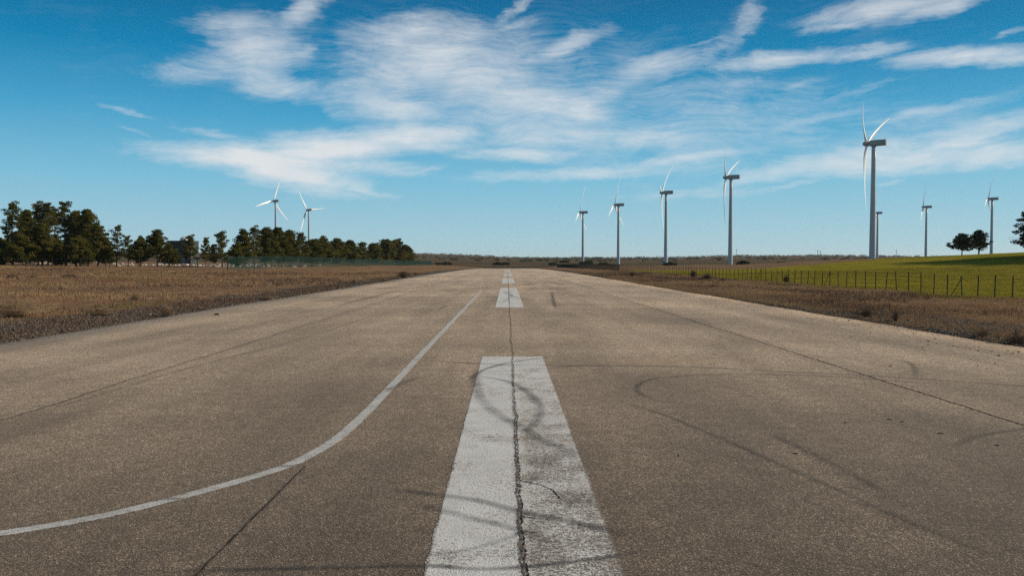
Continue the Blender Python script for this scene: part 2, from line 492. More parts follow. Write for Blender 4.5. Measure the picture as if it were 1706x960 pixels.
def ribbon(name, path, width, mat, dz, label=None, dens=1.0, jag=0, kind='structure', fade=True):
    pts = np.array([p[:2] for p in path]); n = len(pts)
    d = np.gradient(pts, axis=0); d /= np.linalg.norm(d, axis=1)[:, None] + 1e-9
    nn = np.stack([d[:, 1], -d[:, 0]], -1)
    w = width * np.ones(n) if not hasattr(width, '__len__') else np.array(width)
    a = pts - nn * (w / 2 + jag * (rng.random(n) - .5))[:, None]; b_ = pts + nn * (w / 2 + jag * (rng.random(n) - .5))[:, None]
    V = np.empty((2 * n, 3)); V[0::2, :2] = a; V[1::2, :2] = b_
    V[:, 2] = runway_z(V[:, 1]) + dz
    i = np.arange(n - 1)
    t = np.linspace(0, 1, n); de = np.minimum(1, np.minimum(t, 1 - t) * 7) if fade else np.ones(n)
    o = mesh_np(name, V, np.stack([2 * i, 2 * i + 1, 2 * i + 3, 2 * i + 2], -1), mat, attrs={'dens': np.repeat(de * dens, 2)})
    me = o.data; uv = me.uv_layers.new(name='UVMap')
    L = np.empty(len(me.loops), np.int32); me.loops.foreach_get('vertex_index', L)
    uvs = np.stack([(L % 2).astype(float), L / (2 * n)], -1).astype(np.float32)
    uv.data.foreach_set('uv', uvs.ravel())
    if label: tag(o, label, kind=kind)
    return o

# thin curving taxi line (measured on the ground: straight at X=-1.4, then swinging left)
LP = [(-3.9, 4.13), (-3.3, 4.35), (-2.80, 4.61), (-2.42, 4.90), (-2.12, 5.27), (-1.83, 5.73), (-1.63, 6.12), (-1.50, 6.66), (-1.435, 7.27), (-1.405, 8.3), (-1.40, 9.6), (-1.40, 14.7), (-1.39, 22), (-1.37, 32), (-1.345, 44.8)]
ribbon('curved_line_marking', smooth_path(LP, 24), .118, M_LINE, .0016, 'thin white painted line that curves away to the left', fade=False, jag=.004)

# cracks and joints ---------------------------------------------------
def jag_line(x0, y0, y1, amp, step, seed, slope=0):
    y = np.arange(y0, y1, step)
    x = x0 + slope * (y - y0) + amp * (vnoise(y / .18, 1, seed) - .5) + amp * 1.6 * (vnoise(y / .9, 1, seed + 1) - .5) + amp * .7 * (vnoise(y / .05, 1, seed + 2) - .5)
    return np.stack([x, y], -1)
p = jag_line(.078, .5, 30, .016, .018, 31)
w = .002 + .005 * vnoise(p[:, 1] / .3, 2, 41) + .005 * vnoise(p[:, 1] / .04, 2, 42)
w = w * np.interp(p[:, 1], [0, 7, 9, 14, 30], [1, .85, .6, .75, .75])
ribbon('pavement_crack', p + np.array([.008, 0]), w, M_CRACK, .0042, 'dark jagged crack along the runway centre', jag=.007, fade=False)
w2 = .009 + .008 * vnoise(p[:, 1] / .25, 2, 52)
ribbon('pavement_crack', p - np.array([.010, 0]), w2 * np.interp(p[:, 1], [0, 7, 9, 30], [1, .9, .35, .2]), M_CRUMB, .0036, 'crumbling edge beside the centre crack', jag=.012, fade=False)
p = jag_line(.078, 30, 270, .02, .25, 35)
ribbon('pavement_crack', p, .022, M_CRACK, .0036, 'far stretch of the centre crack', fade=False)
p = jag_line(4.74, .5, 60, .018, .03, 61)
ribbon('pavement_joint', p, .018 + .012 * vnoise(p[:, 1] / .5, 2, 63), M_CRACK, .0016, 'dark lengthwise joint right of centre', jag=.010, fade=False)
p = jag_line(4.74, 60, 200, .02, .5, 61)
ribbon('pavement_joint', p, .035, M_CRACK, .0016, 'far stretch of the right joint', fade=False)
p = jag_line(-4.79, 1, 60, .03, .05, 71)
ribbon('pavement_joint', p, .06, M_SKID, .0022, 'faint lengthwise joint left of centre', dens=1.0, fade=False)
p = jag_line(-4.79, 60, 200, .03, .5, 71)
ribbon('pavement_joint', p, .09, M_SKID, .0022, 'far stretch of the left joint', dens=.7, fade=False)
p = jag_line(-1.485, 2, 6.15, .008, .03, 81)
ribbon('pavement_joint', p, .007, M_CRACK, .0016, 'thin crack below the curved line', jag=.008, fade=False)
p = jag_line(-1.485, 2, 6.15, .008, .03, 81)
ribbon('pavement_joint', p, .045, M_SKID, .0024, 'dark stain along the thin crack', dens=.6)
# short side cracks in the paint
for (x0, y0, x1, y1) in [(.08, 5.72, .22, 5.60), (.22, 5.60, .30, 5.47), (.08, 4.9, .16, 4.86), (.08, 4.62, .17, 4.60), (.30, 5.46, .34, 5.25)]:
    q = np.linspace((x0, y0), (x1, y1), 24); q = q + (rng.random(q.shape) - .5) * .012
    ribbon('pavement_crack', q, .007, M_CRACK, .0034, 'fine side crack in the white paint', jag=.005, fade=False)

# skid marks: traced, then laid on the pavement at their place ---------
def skid(pts, width, dens, label):
    P = [tuple(on_road(*q)[:2]) for q in pts]
    ribbon('skid_mark', smooth_path(P, 16), width * 1.35, M_SKID, skid.z, label, dens=min(1, dens * .92)); skid.z += .00015
skid.z = .0046
skid([(640, 815), (700, 822), (745, 828), (800, 836), (860, 852), (940, 868), (1010, 884), (1090, 905)], .10, .8, 'dark skid mark crossing the lower part of the nearest stripe')
skid([(690, 842), (740, 852), (790, 866), (850, 880), (920, 905)], .10, .55, 'paler skid mark below the first on the nearest stripe')
skid([(180, 955), (420, 950), (560, 947), (705, 944), (800, 950), (900, 944), (1010, 930), (1100, 915)], .06, .9, 'skid mark crossing the bottom of the picture')
skid([(700, 930), (790, 915), (860, 893), (940, 850), (985, 815)], .06, .35, 'faint diagonal tyre mark low on the nearest stripe')
skid([(780, 627), (815, 630), (850, 638), (880, 655), (900, 678), (897, 700), (880, 716), (845, 722)], .12, .62, 'looping tyre mark on the upper nearest stripe')
skid([(798, 612), (793, 635), (800, 662), (825, 688), (860, 708), (900, 732), (945, 752), (990, 790)], .15, .55, 'broad curved tyre mark crossing the loop')
skid([(778, 640), (800, 620), (835, 608), (875, 601), (925, 594)], .09, .8, 'tyre mark across the far end of the nearest stripe')
skid([(690, 600), (770, 605), (860, 609), (1000, 610), (1150, 612), (1280, 619), (1450, 627), (1706, 644), (1800, 650)], .075, 1.0, 'long thin tyre mark sweeping right from the stripe')
skid([(700, 616), (790, 619), (860, 618), (960, 611), (1100, 606)], .05, .7, 'thin tyre mark beside the long one')
skid([(1090, 668), (1062, 652), (1075, 636), (1130, 628), (1250, 624), (1400, 629), (1500, 636), (1600, 641)], .08, .8, 'curved tyre mark right of the stripe')
skid([(1490, 600), (1512, 604), (1524, 613), (1525, 632)], .10, .6, 'short hooked tyre mark by the right joint')
skid([(1030, 668), (1100, 690), (1200, 730), (1290, 770), (1400, 818), (1520, 872), (1690, 937)], .06, .7, 'long faint tyre line running to the lower right')
skid([(1280, 722), (1330, 745), (1420, 790), (1500, 835)], .09, .5, 'faint tyre line right of the long one')
skid([(1590, 745), (1630, 728), (1706, 716), (1760, 712)], .10, .55, 'dark smear at the right border')
skid([(919, 486), (921, 495), (926, 517)], .17, .8, 'short dark strip beside the second stripe')
skid([(838, 484), (846, 490), (862, 497), (880, 500)], .22, .4, 'tyre mark on the second stripe')
skid([(832, 508), (845, 499), (852, 492), (845, 484)], .18, .3, 'curved tyre mark on the second stripe')
skid([(730, 517), (738, 513), (748, 509)], .12, .8, 'short dark scratch left of the second stripe')
skid([(560, 510), (600, 500), (660, 486), (720, 474), (760, 465)], .30, .45, 'faint broad track on the left lane')
skid([(900, 470), (880, 474), (870, 476)], .3, .6, 'faint dark arc far on the runway')
skid([(905, 472), (920, 471), (940, 474), (990, 476)], .3, .5, 'second faint arc far on the runway')
skid([(1000, 455), (960, 458), (930, 463)], .4, .4, 'faint track in the far right lane')
skid([(640, 655), (670, 640), (700, 628)], .12, .5, 'smudge across the curved line')
skid([(60, 690), (180, 655), (330, 610), (520, 560), (640, 520)], .10, .35, 'faint lengthwise track on the left')
skid([(650, 600), (700, 597), (760, 594)], .05, .5, 'thin mark crossing the curved line')

# ------------------------------------------------------------------ scattered stuff
def scatter_quads(base, ax, mat): pass

OCT_V = np.array([(1, 0, 0), (-1, 0, 0), (0, 1, 0), (0, -1, 0), (0, 0, 1), (0, 0, -1)], float)
OCT_F = np.array([(0, 2, 4), (2, 1, 4), (1, 3, 4), (3, 0, 4), (2, 0, 5), (1, 2, 5), (3, 1, 5), (0, 3, 5)])
CUB = []
def stones(name, x, y, size, mat, label, flat=.6, z=None):
    n = len(x); Rz = rng.random(n) * 6.28
    V = OCT_V[None] * (.75 + .5 * rng.random((n, 6, 1)))
    V = V * size[:, None, None] * np.stack([.8 + .6 * rng.random(n), .8 + .6 * rng.random(n), flat * (.7 + .5 * rng.random(n))], -1)[:, None, :]
    c, s_ = np.cos(Rz)[:, None], np.sin(Rz)[:, None]
    W = np.stack([V[..., 0] * c - V[..., 1] * s_, V[..., 0] * s_ + V[..., 1] * c, V[..., 2]], -1)
    zz = H(x, y) if z is None else z
    W += np.stack([x, y, zz + size * flat * .35], -1)[:, None, :]
    Fs = (OCT_F[None] + (np.arange(n) * 6)[:, None, None]).reshape(-1, 3)
    o = mesh_np(name, W.reshape(-1, 3), Fs, mat, attrs={'tint': np.repeat(rng.random(n), 6)})
    return tag(o, label, kind='stuff')

def tint_mat(name, stops, rough=.9, trans=0, spec=.1):
    m, t, b = material(name)
    a = t.node('ShaderNodeAttribute'); a.attribute_name = 'tint'
    P = t.node('ShaderNodeNewGeometry').outputs['Position']
    c = t.ramp(a.outputs['Fac'], stops)
    c = t.mix(t.rng(t.noise(P, 6, 3), .35, .65, 0, .35), c, tuple(v * .6 for v in stops[len(stops) // 2][1]))
    t.link(c, b.inputs['Base Color'])
    b.inputs['Roughness'].default_value = rough; b.inputs['Specular IOR Level'].default_value = spec
    if trans:
        tl = t.node('ShaderNodeBsdfTranslucent'); t.link(c, tl.inputs[0])
        mx = t.node('ShaderNodeMixShader'); mx.inputs[0].default_value = trans
        t.link(b.outputs[0], mx.inputs[1]); t.link(tl.outputs[0], mx.inputs[2]); t.link(mx.outputs[0], t.n['Material Output'].inputs[0])
    return m
M_STONE = tint_mat('gravel_stone', [(0, (.045, .036, .028)), (.5, (.095, .077, .060)), (.93, (.15, .125, .10)), (1, (.36, .32, .27))])
M_PALE = tint_mat('pale_stone', [(0, (.28, .25, .21)), (1, (.62, .58, .52))])
M_STRAW = tint_mat('dry_grass_blade', [(0, (.14, .078, .046)), (.35, (.26, .156, .088)), (.65, (.38, .25, .135)), (.85, (.21, .165, .060)), (1, (.56, .43, .25))], trans=.25)
M_HEATH = tint_mat('heath_twig', [(0, (.08, .052, .036)), (.5, (.15, .098, .066)), (1, (.24, .155, .10))], trans=.1)
M_GREENB = tint_mat('green_grass_blade', [(0, (.10, .10, .012)), (.5, (.19, .165, .020)), (.8, (.26, .20, .04)), (1, (.40, .29, .11))], trans=.3)

# gravel strips
def strip_pts(n, side, w, y0, y1, power=2.2):
    y = y0 + (y1 - y0) * rng.random(n) ** power
    e = (XE0 if side < 0 else XE1)
    x = e + side * (.05 + rng.exponential(w, n))
    return x, y
for side, lab in ((-1, 'loose grey gravel along the left runway edge'), (1, 'loose grey gravel along the right runway edge')):
    x, y = strip_pts(20000, side, .7, 13, 90, 1.7)
    k = np.abs(x) < 14; x, y = x[k], y[k]
    stones('gravel', x, y, .012 + .022 * rng.random(len(x)) ** 3 + .03 * (rng.random(len(x)) > .985), M_STONE, lab)
# pale stones in the left field
x = -rng.uniform(13, 34, 420); y = rng.uniform(22, 60, 420)
k = vnoise(x / 5, y / 8, 91) > .55; stones('field_stones', x[k], y[k], .02 + .045 * rng.random(k.sum()) ** 2, M_PALE, 'small pale stones strewn in the dry grass of the left field')
# rubble behind the pines
x = -rng.uniform(45, 125, 1500); y = rng.uniform(158, 215, 1500)
k = vnoise(x / 8, y / 6, 92) > .5; stones('rubble', x[k], y[k], .15 + .35 * rng.random(k.sum()) ** 3, M_PALE, 'pale rubble lying behind the row of pines')
# crumbs on the asphalt near the right edge and along the crack
n = 420; y = 12 + 25 * rng.random(n) ** 1.5; x = XE1 - rng.exponential(.7, n) - .05; k = x > 5
stones('asphalt_crumbs', x[k], y[k], .006 + .016 * rng.random(k.sum()) ** 2, M_DARKCRUMB, 'dark asphalt crumbs lying near the right runway edge', z=runway_z(y[k]))
n = 1500; y = 3.0 + 9 * rng.random(n) ** 1.3; x = .075 + rng.normal(0, .013, n)
stones('crack_crumbs', x, y, .002 + .0035 * rng.random(n) ** 2, M_CRUMB, 'fine crumbs along the centre crack', z=np.full(n, .006))

def lump(name, px, py, sx, sy, sz, label, mat, x=None, y=None):
    p = on_road(px, py); seed = px
    V = []; Fs = []
    nu, nv = 12, 5
    for j in range(nv + 1):
        ph = j / nv * math.pi / 2
        for i in range(nu):
            th = i / nu * 2 * math.pi
            r = 1 + .35 * (float(vnoise(i * .9 + seed, j * 1.3, 5)) - .5)
            V.append((math.cos(th) * math.cos(ph) * sx * r, math.sin(th) * math.cos(ph) * sy * r, math.sin(ph) * sz * r))
    for j in range(nv):
        for i in range(nu):
            Fs.append([j * nu + i, j * nu + (i + 1) % nu, (j + 1) * nu + (i + 1) % nu, (j + 1) * nu + i])
    Fs.append([i for i in range(nu)][::-1])
    o = mesh_np(name, V, Fs, mat, loc=(p.x, p.y, .001))
    return o
tag(lump('asphalt_chunk', 361, 525, .085, .06, .045, '', M_DARKCRUMB), 'dark lump lying on the runway near the left edge', 'asphalt chunk')
for (px, py, sx, sy, lab) in [(1408, 705, .028, .014, 'small dark chip left of the elongated pair on the right lane'), (1482, 700, .040, .014, 'long dark chip in the middle of the right lane'),
                              (1503, 704, .030, .012, 'dark chip just right of the long one'), (1566, 723, .045, .012, 'flat dark sliver near the right joint'),
                              (1325, 757, .024, .012, 'small dark chip on the lower right lane'), (1130, 761, .016, .010, 'tiny dark chip right of the white stripe'),
                              (1661, 743, .03, .01, 'dark chip at the right border of the picture')]:
    o = lump('asphalt_chip', px, py, sx * .7, sy * .6, .006, '', M_DARKCRUMB)
    o.rotation_euler = (0, 0, -.3); tag(o, lab, 'asphalt chip', 'dark chips on the right lane')

# grass tufts -----------------------------------------------------------
def tufts(name, x, y, hgt, blades, mat, label, spread=.06, width=.004, lean=.5, z=None, tintf=None):
    n = len(x); m = n * blades
    bx = np.repeat(x, blades) + rng.normal(0, 1, m) * spread; by = np.repeat(y, blades) + rng.normal(0, 1, m) * spread
    h = np.repeat(hgt, blades) * (.5 + .7 * rng.random(m)); a = rng.random(m) * 6.283; ln = lean * rng.random(m)
    z0 = (H(bx, by) if z is None else z) - .01
    dx, dy = np.cos(a), np.sin(a)
    wv = width * (1 + rng.random(m)) * np.clip(np.hypot(bx, by) / 22, 1, 6)
    p0 = np.stack([bx - dy * wv, by + dx * wv, z0], -1); p1 = np.stack([bx + dy * wv, by - dx * wv, z0], -1)
    q0 = np.stack([bx + dx * ln * h * .35 - dy * wv * .7, by + dy * ln * h * .35 + dx * wv * .7, z0 + h * .6], -1)
    q1 = np.stack([bx + dx * ln * h * .35 + dy * wv * .7, by + dy * ln * h * .35 - dx * wv * .7, z0 + h * .6], -1)
    tp = np.stack([bx + dx * ln * h, by + dy * ln * h, z0 + h * (1 - .25 * ln)], -1)
    V = np.stack([p0, p1, q1, q0, tp], 1).reshape(-1, 3)
    b = (np.arange(m) * 5)[:, None]
    Fs = np.concatenate([b + np.array([[0, 1, 2]]), b + np.array([[0, 2, 3]]), b + np.array([[3, 2, 4]])])
    base = rng.random(n) if tintf is None else tintf
    tint = np.clip(np.repeat(base, blades) * .7 + rng.random(m) * .3, 0, 1)
    o = mesh_np(name, V, Fs, mat, attrs={'tint': np.repeat(tint, 5)})
    return tag(o, label, kind='stuff')

def field_pts(n, xa, xb, y0, y1, power, thr, seed, sx=3, sy=4):
    y = y0 + (y1 - y0) * rng.random(n) ** power
    x = xa + (xb - xa) * rng.random(n)
    k = (np.abs(x / y) < .70) & (vnoise(x / sx, y / sy, seed) + .5 * rng.random(n) > thr)
    return x[k], y[k]
x, y = field_pts(90000, -80, -11.3, 13, 118, 1.3, .55, 101)
tufts('dry_grass', x, y, .05 + .13 * vnoise(x / 4, y / 5, 102) * rng.random(len(x)), 5, M_STRAW, 'dry straw-coloured grass covering the left field', tintf=vnoise(x / 6, y / 9, 103))
x, y = field_pts(30000, -60, -10.5, 13, 110, 1.4, .95, 111, 5, 6)
tufts('heath', x, y, .06 + .14 * rng.random(len(x)), 7, M_HEATH, 'low brown heath in the left field', spread=.09)
x, y = field_pts(52000, 10.3, 20.8, 13, 150, 1.3, .55, 121)
tufts('dry_grass', x, y, .04 + .10 * vnoise(x / 2, y / 4, 122) * rng.random(len(x)), 5, M_STRAW, 'dry grass on the verge between runway and right fence', tintf=vnoise(x / 3, y / 6, 123) * .9)
x, y = field_pts(20000, 10.0, 19, 13, 120, 1.4, .95, 131, 3, 5)
tufts('heath', x, y, .05 + .12 * rng.random(len(x)), 7, M_HEATH, 'low brown heath on the right verge', spread=.08)
x, y = field_pts(9000, 9.15, 10.8, 13, 80, 1.3, .6, 141, 1, 3)
tufts('dry_grass', x, y, .03 + .06 * rng.random(len(x)), 5, M_STRAW, 'sparse grass tufts in the right gravel strip')
x, y = field_pts(9000, -11.5, -9.6, 13, 80, 1.3, .75, 142, 1, 3)
tufts('dry_grass', x, y, .03 + .06 * rng.random(len(x)), 5, M_HEATH, 'sparse brown tufts in the left gravel strip')
x, y = field_pts(60000, 19.5, 75, 28, 120, 1.2, .5, 151)
tufts('meadow_grass', x, y, .03 + .05 * rng.random(len(x)), 4, M_GREENB, 'short green grass of the meadow behind the fence', spread=.12)
x, y = field_pts(5000, 17.5, 20.5, 22, 60, 1.0, .7, 152)
tufts('meadow_grass', x, y, .04 + .05 * rng.random(len(x)), 5, M_GREENB, 'yellow-green grass in front of the near fence', spread=.1)

# dry shrubs --------------------------------------------------------------
M_TWIG = tint_mat('dry_twig', [(0, (.13, .085, .05)), (.5, (.24, .165, .10)), (1, (.38, .29, .19))], trans=.1)
M_DTWIG = tint_mat('dark_twig', [(0, (.07, .05, .033)), (.5, (.13, .09, .058)), (1, (.20, .14, .09))], trans=.1)
def shrub(px, Y, h, w, mat, label, n=260, side_x=None, group='dry shrubs on the verges'):
    X = at_depth(px, Y)[0] if side_x is None else side_x
    z = float(H(X, Y)); root = empty('dry_shrub', (X, Y, z))
    tag(root, label, 'shrub', group)
    a = rng.random(n) * 6.283; t = rng.random(n) ** .6
    out = w / 2 * t * (.4 + .8 * rng.random(n)); hh = h * (.25 + .75 * rng.random(n) ** 1.4) * (1 - .35 * t)
    V = []; Fs = []; T = []
    for i in range(n):
        d = np.array([math.cos(a[i]), math.sin(a[i]), 0]); s_ = np.array([-d[1], d[0], 0])
        b0 = d * out[i] * .15; m1 = d * out[i] * .5 + np.array([0, 0, hh[i] * .6]); tp = d * out[i] + np.array([0, 0, hh[i]]) + rng.normal(0, .02, 3)
        wd = .0035 * max(1, Y / 18)
        k = len(V)
        V += [b0 - s_ * wd, b0 + s_ * wd, m1 - s_ * wd * .8, m1 + s_ * wd * .8, tp]
        Fs += [[k, k + 1, k + 3, k + 2], [k + 2, k + 3, k + 4]]
        T += [rng.random()] * 5
        for q in range(3):   # side twigs
            f = rng.uniform(.4, .9); c = (1 - f) * m1 + f * tp if f > .5 else m1
            e = c + d * rng.normal(0, .06) * w * 2 + s_ * rng.normal(0, .09) * w * 2 + np.array([0, 0, rng.uniform(.03, .12) * h])
            k = len(V); V += [c - s_ * wd * .6, c + np.array([0, 0, wd]), e]; Fs += [[k, k + 1, k + 2]]; T += [rng.random()] * 3
    mesh_np('twigs', np.array(V), Fs, mat, root, attrs={'tint': T})
    mb = MB()
    for i in range(5):
        an = rng.random() * 6.28
        mb.tube([(0, 0, -.02), (math.cos(an) * w * .08, math.sin(an) * w * .08, h * .25), (math.cos(an) * w * .2, math.sin(an) * w * .2, h * .55)], [.008, .006, .003], 5)
    mb.build('stem', mat, root)
    return root
shrub(277, 23.6, .42, .55, M_TWIG, 'straw-coloured dry shrub standing right at the left runway edge')
shrub(168, 23.2, .30, .9, M_TWIG, 'low spreading dry shrub on the left bank')
shrub(25, 21.5, .60, 2.0, M_TWIG, 'large tangled brown shrub at the left border of the picture', 420)
shrub(225, 30, .3, .5, M_TWIG, 'small pale shrub on the left bank behind the gravel')
shrub(446, 33.6, .26, .6, M_TWIG, 'dark low shrub on the left edge of the runway')
shrub(590, 57, .5, .5, M_TWIG, 'tall pale grass clump on the left bank', 160)
shrub(672, 82, .75, 1.5, M_DTWIG, 'dark round shrub on the left bank by the far green fence', 300)
shrub(640, 66, .45, .5, M_TWIG, 'thin pale clump on the left bank farther away', 120)
shrub(1155, 84, .85, .9, M_DTWIG, 'brown shrub in front of the right fence', 300)
shrub(1179, 72, .55, 1.0, M_DTWIG, 'low dark green shrub just right of the brown one by the fence', 300)
shrub(1310, 62, .7, .6, M_DTWIG, 'pointed dark shrub at the foot of the right fence', 260)
shrub(1054, 90, .6, .9, M_DTWIG, 'reddish shrub at the start of the right fence', 200)
shrub(1445, 22.8, .35, .6, M_DTWIG, 'brown upright weeds near the right gravel strip', 220)
shrub(1493, 21, .45, .4, M_DTWIG, 'thin dark weeds near the right gravel strip', 120)
shrub(1694, 15.6, .45, .35, M_TWIG, 'tall pale weed stalk in the right gravel', 50)
shrub(1640, 16.8, .25, .6, M_TWIG, 'pale weeds at the right runway edge', 160)
shrub(1700, 15.4, .22, .7, M_DTWIG, 'dark weeds at the right border of the picture', 200)
def mound(px, py_Y, w, h, lab):
    X, Y = at_depth(px, py_Y); root = empty('grass_mound', (X, Y, float(H(X, Y)))); tag(root, lab, 'grass mound', 'grass mounds in the left field')
    n = 900; a = rng.random(n) * 6.28; r = np.sqrt(rng.random(n)); V = []; Fs = []; T = []
    V0 = [(math.cos(i / 14 * 6.283) * w / 2 * rr, math.sin(i / 14 * 6.283) * w / 3 * rr, h * .7 * zz - .02) for rr, zz in ((1, 0), (.75, .5), (.4, .85), (.08, 1)) for i in range(14)]
    F0 = [[j * 14 + i, j * 14 + (i + 1) % 14, (j + 1) * 14 + (i + 1) % 14, (j + 1) * 14 + i] for j in range(3) for i in range(14)] + [[42 + i for i in range(14)]]
    mesh_np('soil', V0, F0, M_GROUND, root, attrs={'gravel': np.zeros(56), 'green': np.zeros(56), 'far': np.zeros(56)})
    for i in range(n):
        x, y = math.cos(a[i]) * r[i] * w / 2, math.sin(a[i]) * r[i] * w / 3; z = h * .7 * (1 - r[i] ** 2); k = len(V); s_ = .012
        V += [(x - s_, y, z), (x + s_, y, z), (x + rng.normal(0, .05), y + rng.normal(0, .05), z + h * .5 * rng.uniform(.4, 1))]; Fs += [[k, k + 1, k + 2]]; T += [.5 + .5 * rng.random()] * 3
    mesh_np('grass', np.array(V), Fs, M_STRAW, root, attrs={'tint': T})
mound(115, 62, 1.6, .42, 'yellow grass mound in the left field before the tall pines')
mound(20, 60, .7, .22, 'small dark grass mound at the left border')
mound(55, 60, .6, .20, 'small grass mound between the border and the big mound')

# ------------------------------------------------------------------ trees
M_BARK = plain('pine_bark', (.095, .066, .048), .95, .4, 6, spec=.1, bump=.03)
M_BARK2 = plain('grey_bark', (.13, .105, .085), .95, .4, 6, spec=.1, bump=.03)
M_NEEDLE = tint_mat('pine_needles', [(0, (.032, .048, .018)), (.35, (.070, .082, .020)), (.7, (.135, .122, .026)), (1, (.22, .165, .035))], rough=.7, trans=.3)
M_NEEDLE2 = tint_mat('dark_needles', [(0, (.016, .028, .016)), (.5, (.030, .044, .018)), (1, (.06, .064, .020))], rough=.7, trans=.15)

def leaf_cloud(centres, radii, per, size, flat=.55):
    C_ = np.repeat(centres, per, 0); Rr = np.repeat(radii, per, 0)
    n = len(C_)
    d = rng.normal(size=(n, 3)); d /= np.linalg.norm(d, axis=1)[:, None]
    rad = (.35 + .65 * rng.random(n) ** .5)[:, None]
    P = C_ + d * rad * Rr * np.array([1, 1, flat])
    a = rng.normal(size=(n, 3)); a[:, 2] += .35; a /= np.linalg.norm(a, axis=1)[:, None]
    b = np.cross(a, rng.normal(size=(n, 3))); b /= np.linalg.norm(b, axis=1)[:, None]
    s = (size * (.6 + .9 * rng.random(n)))[:, None]
    V = np.stack([P - b * s * .28, P + b * s * .28, P + a * s], 1)
    # small fan: 2 triangles per tuft
    b2 = np.cross(a, b); a2 = a * .7 + b * .8
    V2 = np.stack([P - b2 * s * .28, P + b2 * s * .28, P + a2 * s * .9], 1)
    VV = np.concatenate([V, V2]).reshape(-1, 3)
    t = np.repeat(rng.random(len(centres)), per) * .65 + .35 * rng.random(n)
    T = np.repeat(np.concatenate([t, t]), 3)
    return VV, np.arange(len(VV)).reshape(-1, 3), T

def tree(px, ytop, wpx, Y, style, label, group='pines beyond the left fences', dark=False, X=None, hgt=None, tw=None, name='pine_tree'):
    if X is None: X = at_depth(px, Y)[0]
    z0 = float(H(X, Y)); h = (top_z(px, ytop, Y) - z0) if hgt is None else hgt
    w = wpx / F * Y * ((1.05 if dark else 1.22 if px < 200 else 1.25) if style in ('dense', 'bushy', 'umbrella') else 1.15) if tw is None else tw
    root = empty(name, (X, Y, z0)); tag(root, label, 'tree', group)
    tr = max(.07, h * (.028 if dark else .017))
    lean = np.array([rng.normal(0, .02), rng.normal(0, .02)]) * h
    def axis(t): return np.array([lean[0] * t + .12 * math.sin(t * 5 + px) * h * .03, lean[1] * t, h * t])
    tw_ = MB()
    T_ = [0, .08, .2, .35, .5, .65, .8, .93]
    tw_.tube([axis(t) - (np.array([0, 0, .15]) if t == 0 else 0) for t in T_], [tr * (1.25 if t == 0 else 1) * (1 - .88 * t) for t in T_], 7)
    if style in ('dense', 'bushy', 'umbrella') and h > 3 and rng.random() < .5:   # forked stem
        a = rng.random() * 6.28; o1 = np.array([math.cos(a), math.sin(a), 0]) * w * .12
        tw_.tube([axis(.02), axis(.25) + o1 * .7, axis(.6) + o1 * 1.5], [tr * .8, tr * .6, tr * .25], 6)
    cen = []; rad = []
    nl, b0 = {'open': (22, .28), 'tall': (15, .64), 'dense': (60, .22), 'bushy': (56, .19), 'umbrella': (60, .30)}[style]
    for i in range(nl):
        t = b0 + (1 - b0) * ((i + .5) / nl) ** .95
        s = (t - b0) / (1 - b0); q = rng.random()
        if style == 'open': prof = (1.0 - .80 * s) * (.45 + .7 * q)
        elif style == 'tall': prof = (.8 - .45 * s) * (.4 + .8 * q)
        elif style == 'dense': prof = (min(1, (s + .30) * 2.2) * (1 - s ** 1.7) ** .8) * (.45 + .62 * q)
        elif style == 'bushy': prof = (1 - s ** 1.8) ** .75 * (.50 + .58 * q)
        else: prof = math.cos(s * math.pi / 2) ** .75 * (.35 + .8 * q)
        a = i * 2.4 + rng.random() * .9
        reach = prof * w / 2 * .93
        d = np.array([math.cos(a), math.sin(a), 0])
        root_p = axis(max(.05, t - .10 - .05 * rng.random())); tip = axis(t) + d * reach
        tip[2] += h * .015 * rng.normal() + (.03 * h if style in ('umbrella', 'dense') else 0) * (1 - s); tip[2] = min(max(tip[2], h * (b0 - .02)), h * .975)
        mid_p = (root_p + tip) / 2 + np.array([0, 0, -.02 * h])
        tw_.tube([root_p, mid_p, tip], [tr * .28, tr * .18, tr * .06], 4, cap=False)
        r = w * (.075 + .075 * rng.random()) * (1 - .25 * s)
        if style == 'tall': r *= 1.25
        if style == 'umbrella': r *= .8
        # a limb carries several foliage pads strung along its outer part
        npad = 2 if reach < w * .2 else 3
        for m in range(npad):
            f = 1 - m * (.26 + .1 * rng.random())
            cen.append(root_p * (1 - f) + tip * f + rng.normal(0, .022, 3) * w + np.array([0, 0, .01 * h])); rad.append([r * (.75 + .5 * rng.random())] * 3)
    cen.append(axis(.965)); rad.append([w * .07] * 3)
    cen.append(axis(.90)); rad.append([w * .10] * 3)
    if style in ('dense', 'bushy', 'umbrella'):
        for k in range(6): cen.append(axis(rng.uniform(b0 + .12, .8))); rad.append([w * .13] * 3)
    if style in ('tall', 'open'):      # dead bare branches on the lower stem
        for k in range(16 if style == 'tall' else 8):
            t = rng.uniform(.18, b0 + .1); a = rng.random() * 6.28; L = w * rng.uniform(.25, .6)
            p0 = axis(t); d = np.array([math.cos(a), math.sin(a), .15])
            tw_.tube([p0, p0 + d * L * .5 + [0, 0, -.006 * h], p0 + d * L + [0, 0, .02 * h]], [tr * .2, tr * .14, tr * .06], 4, cap=False)
    tw_.build('trunk', M_BARK if style in ('tall', 'open') else M_BARK2, root, True)
    cen = np.array(cen); rad = np.array(rad)
    size = max(.14, .0014 * Y)
    area = (rad[:, 0] ** 2).sum(); per = int(np.clip(area * 14 / len(cen) / (size * size) * .62, 26, 200))
    if style in ('dense', 'bushy', 'umbrella'): per = int(per * 1.1)
    VV, FF, TT = leaf_cloud(cen, rad, per, size, .42)
    if dark: TT = TT * .7
    mesh_np('crown', VV, FF, M_NEEDLE2 if dark else M_NEEDLE, root, attrs={'tint': TT})
    return root

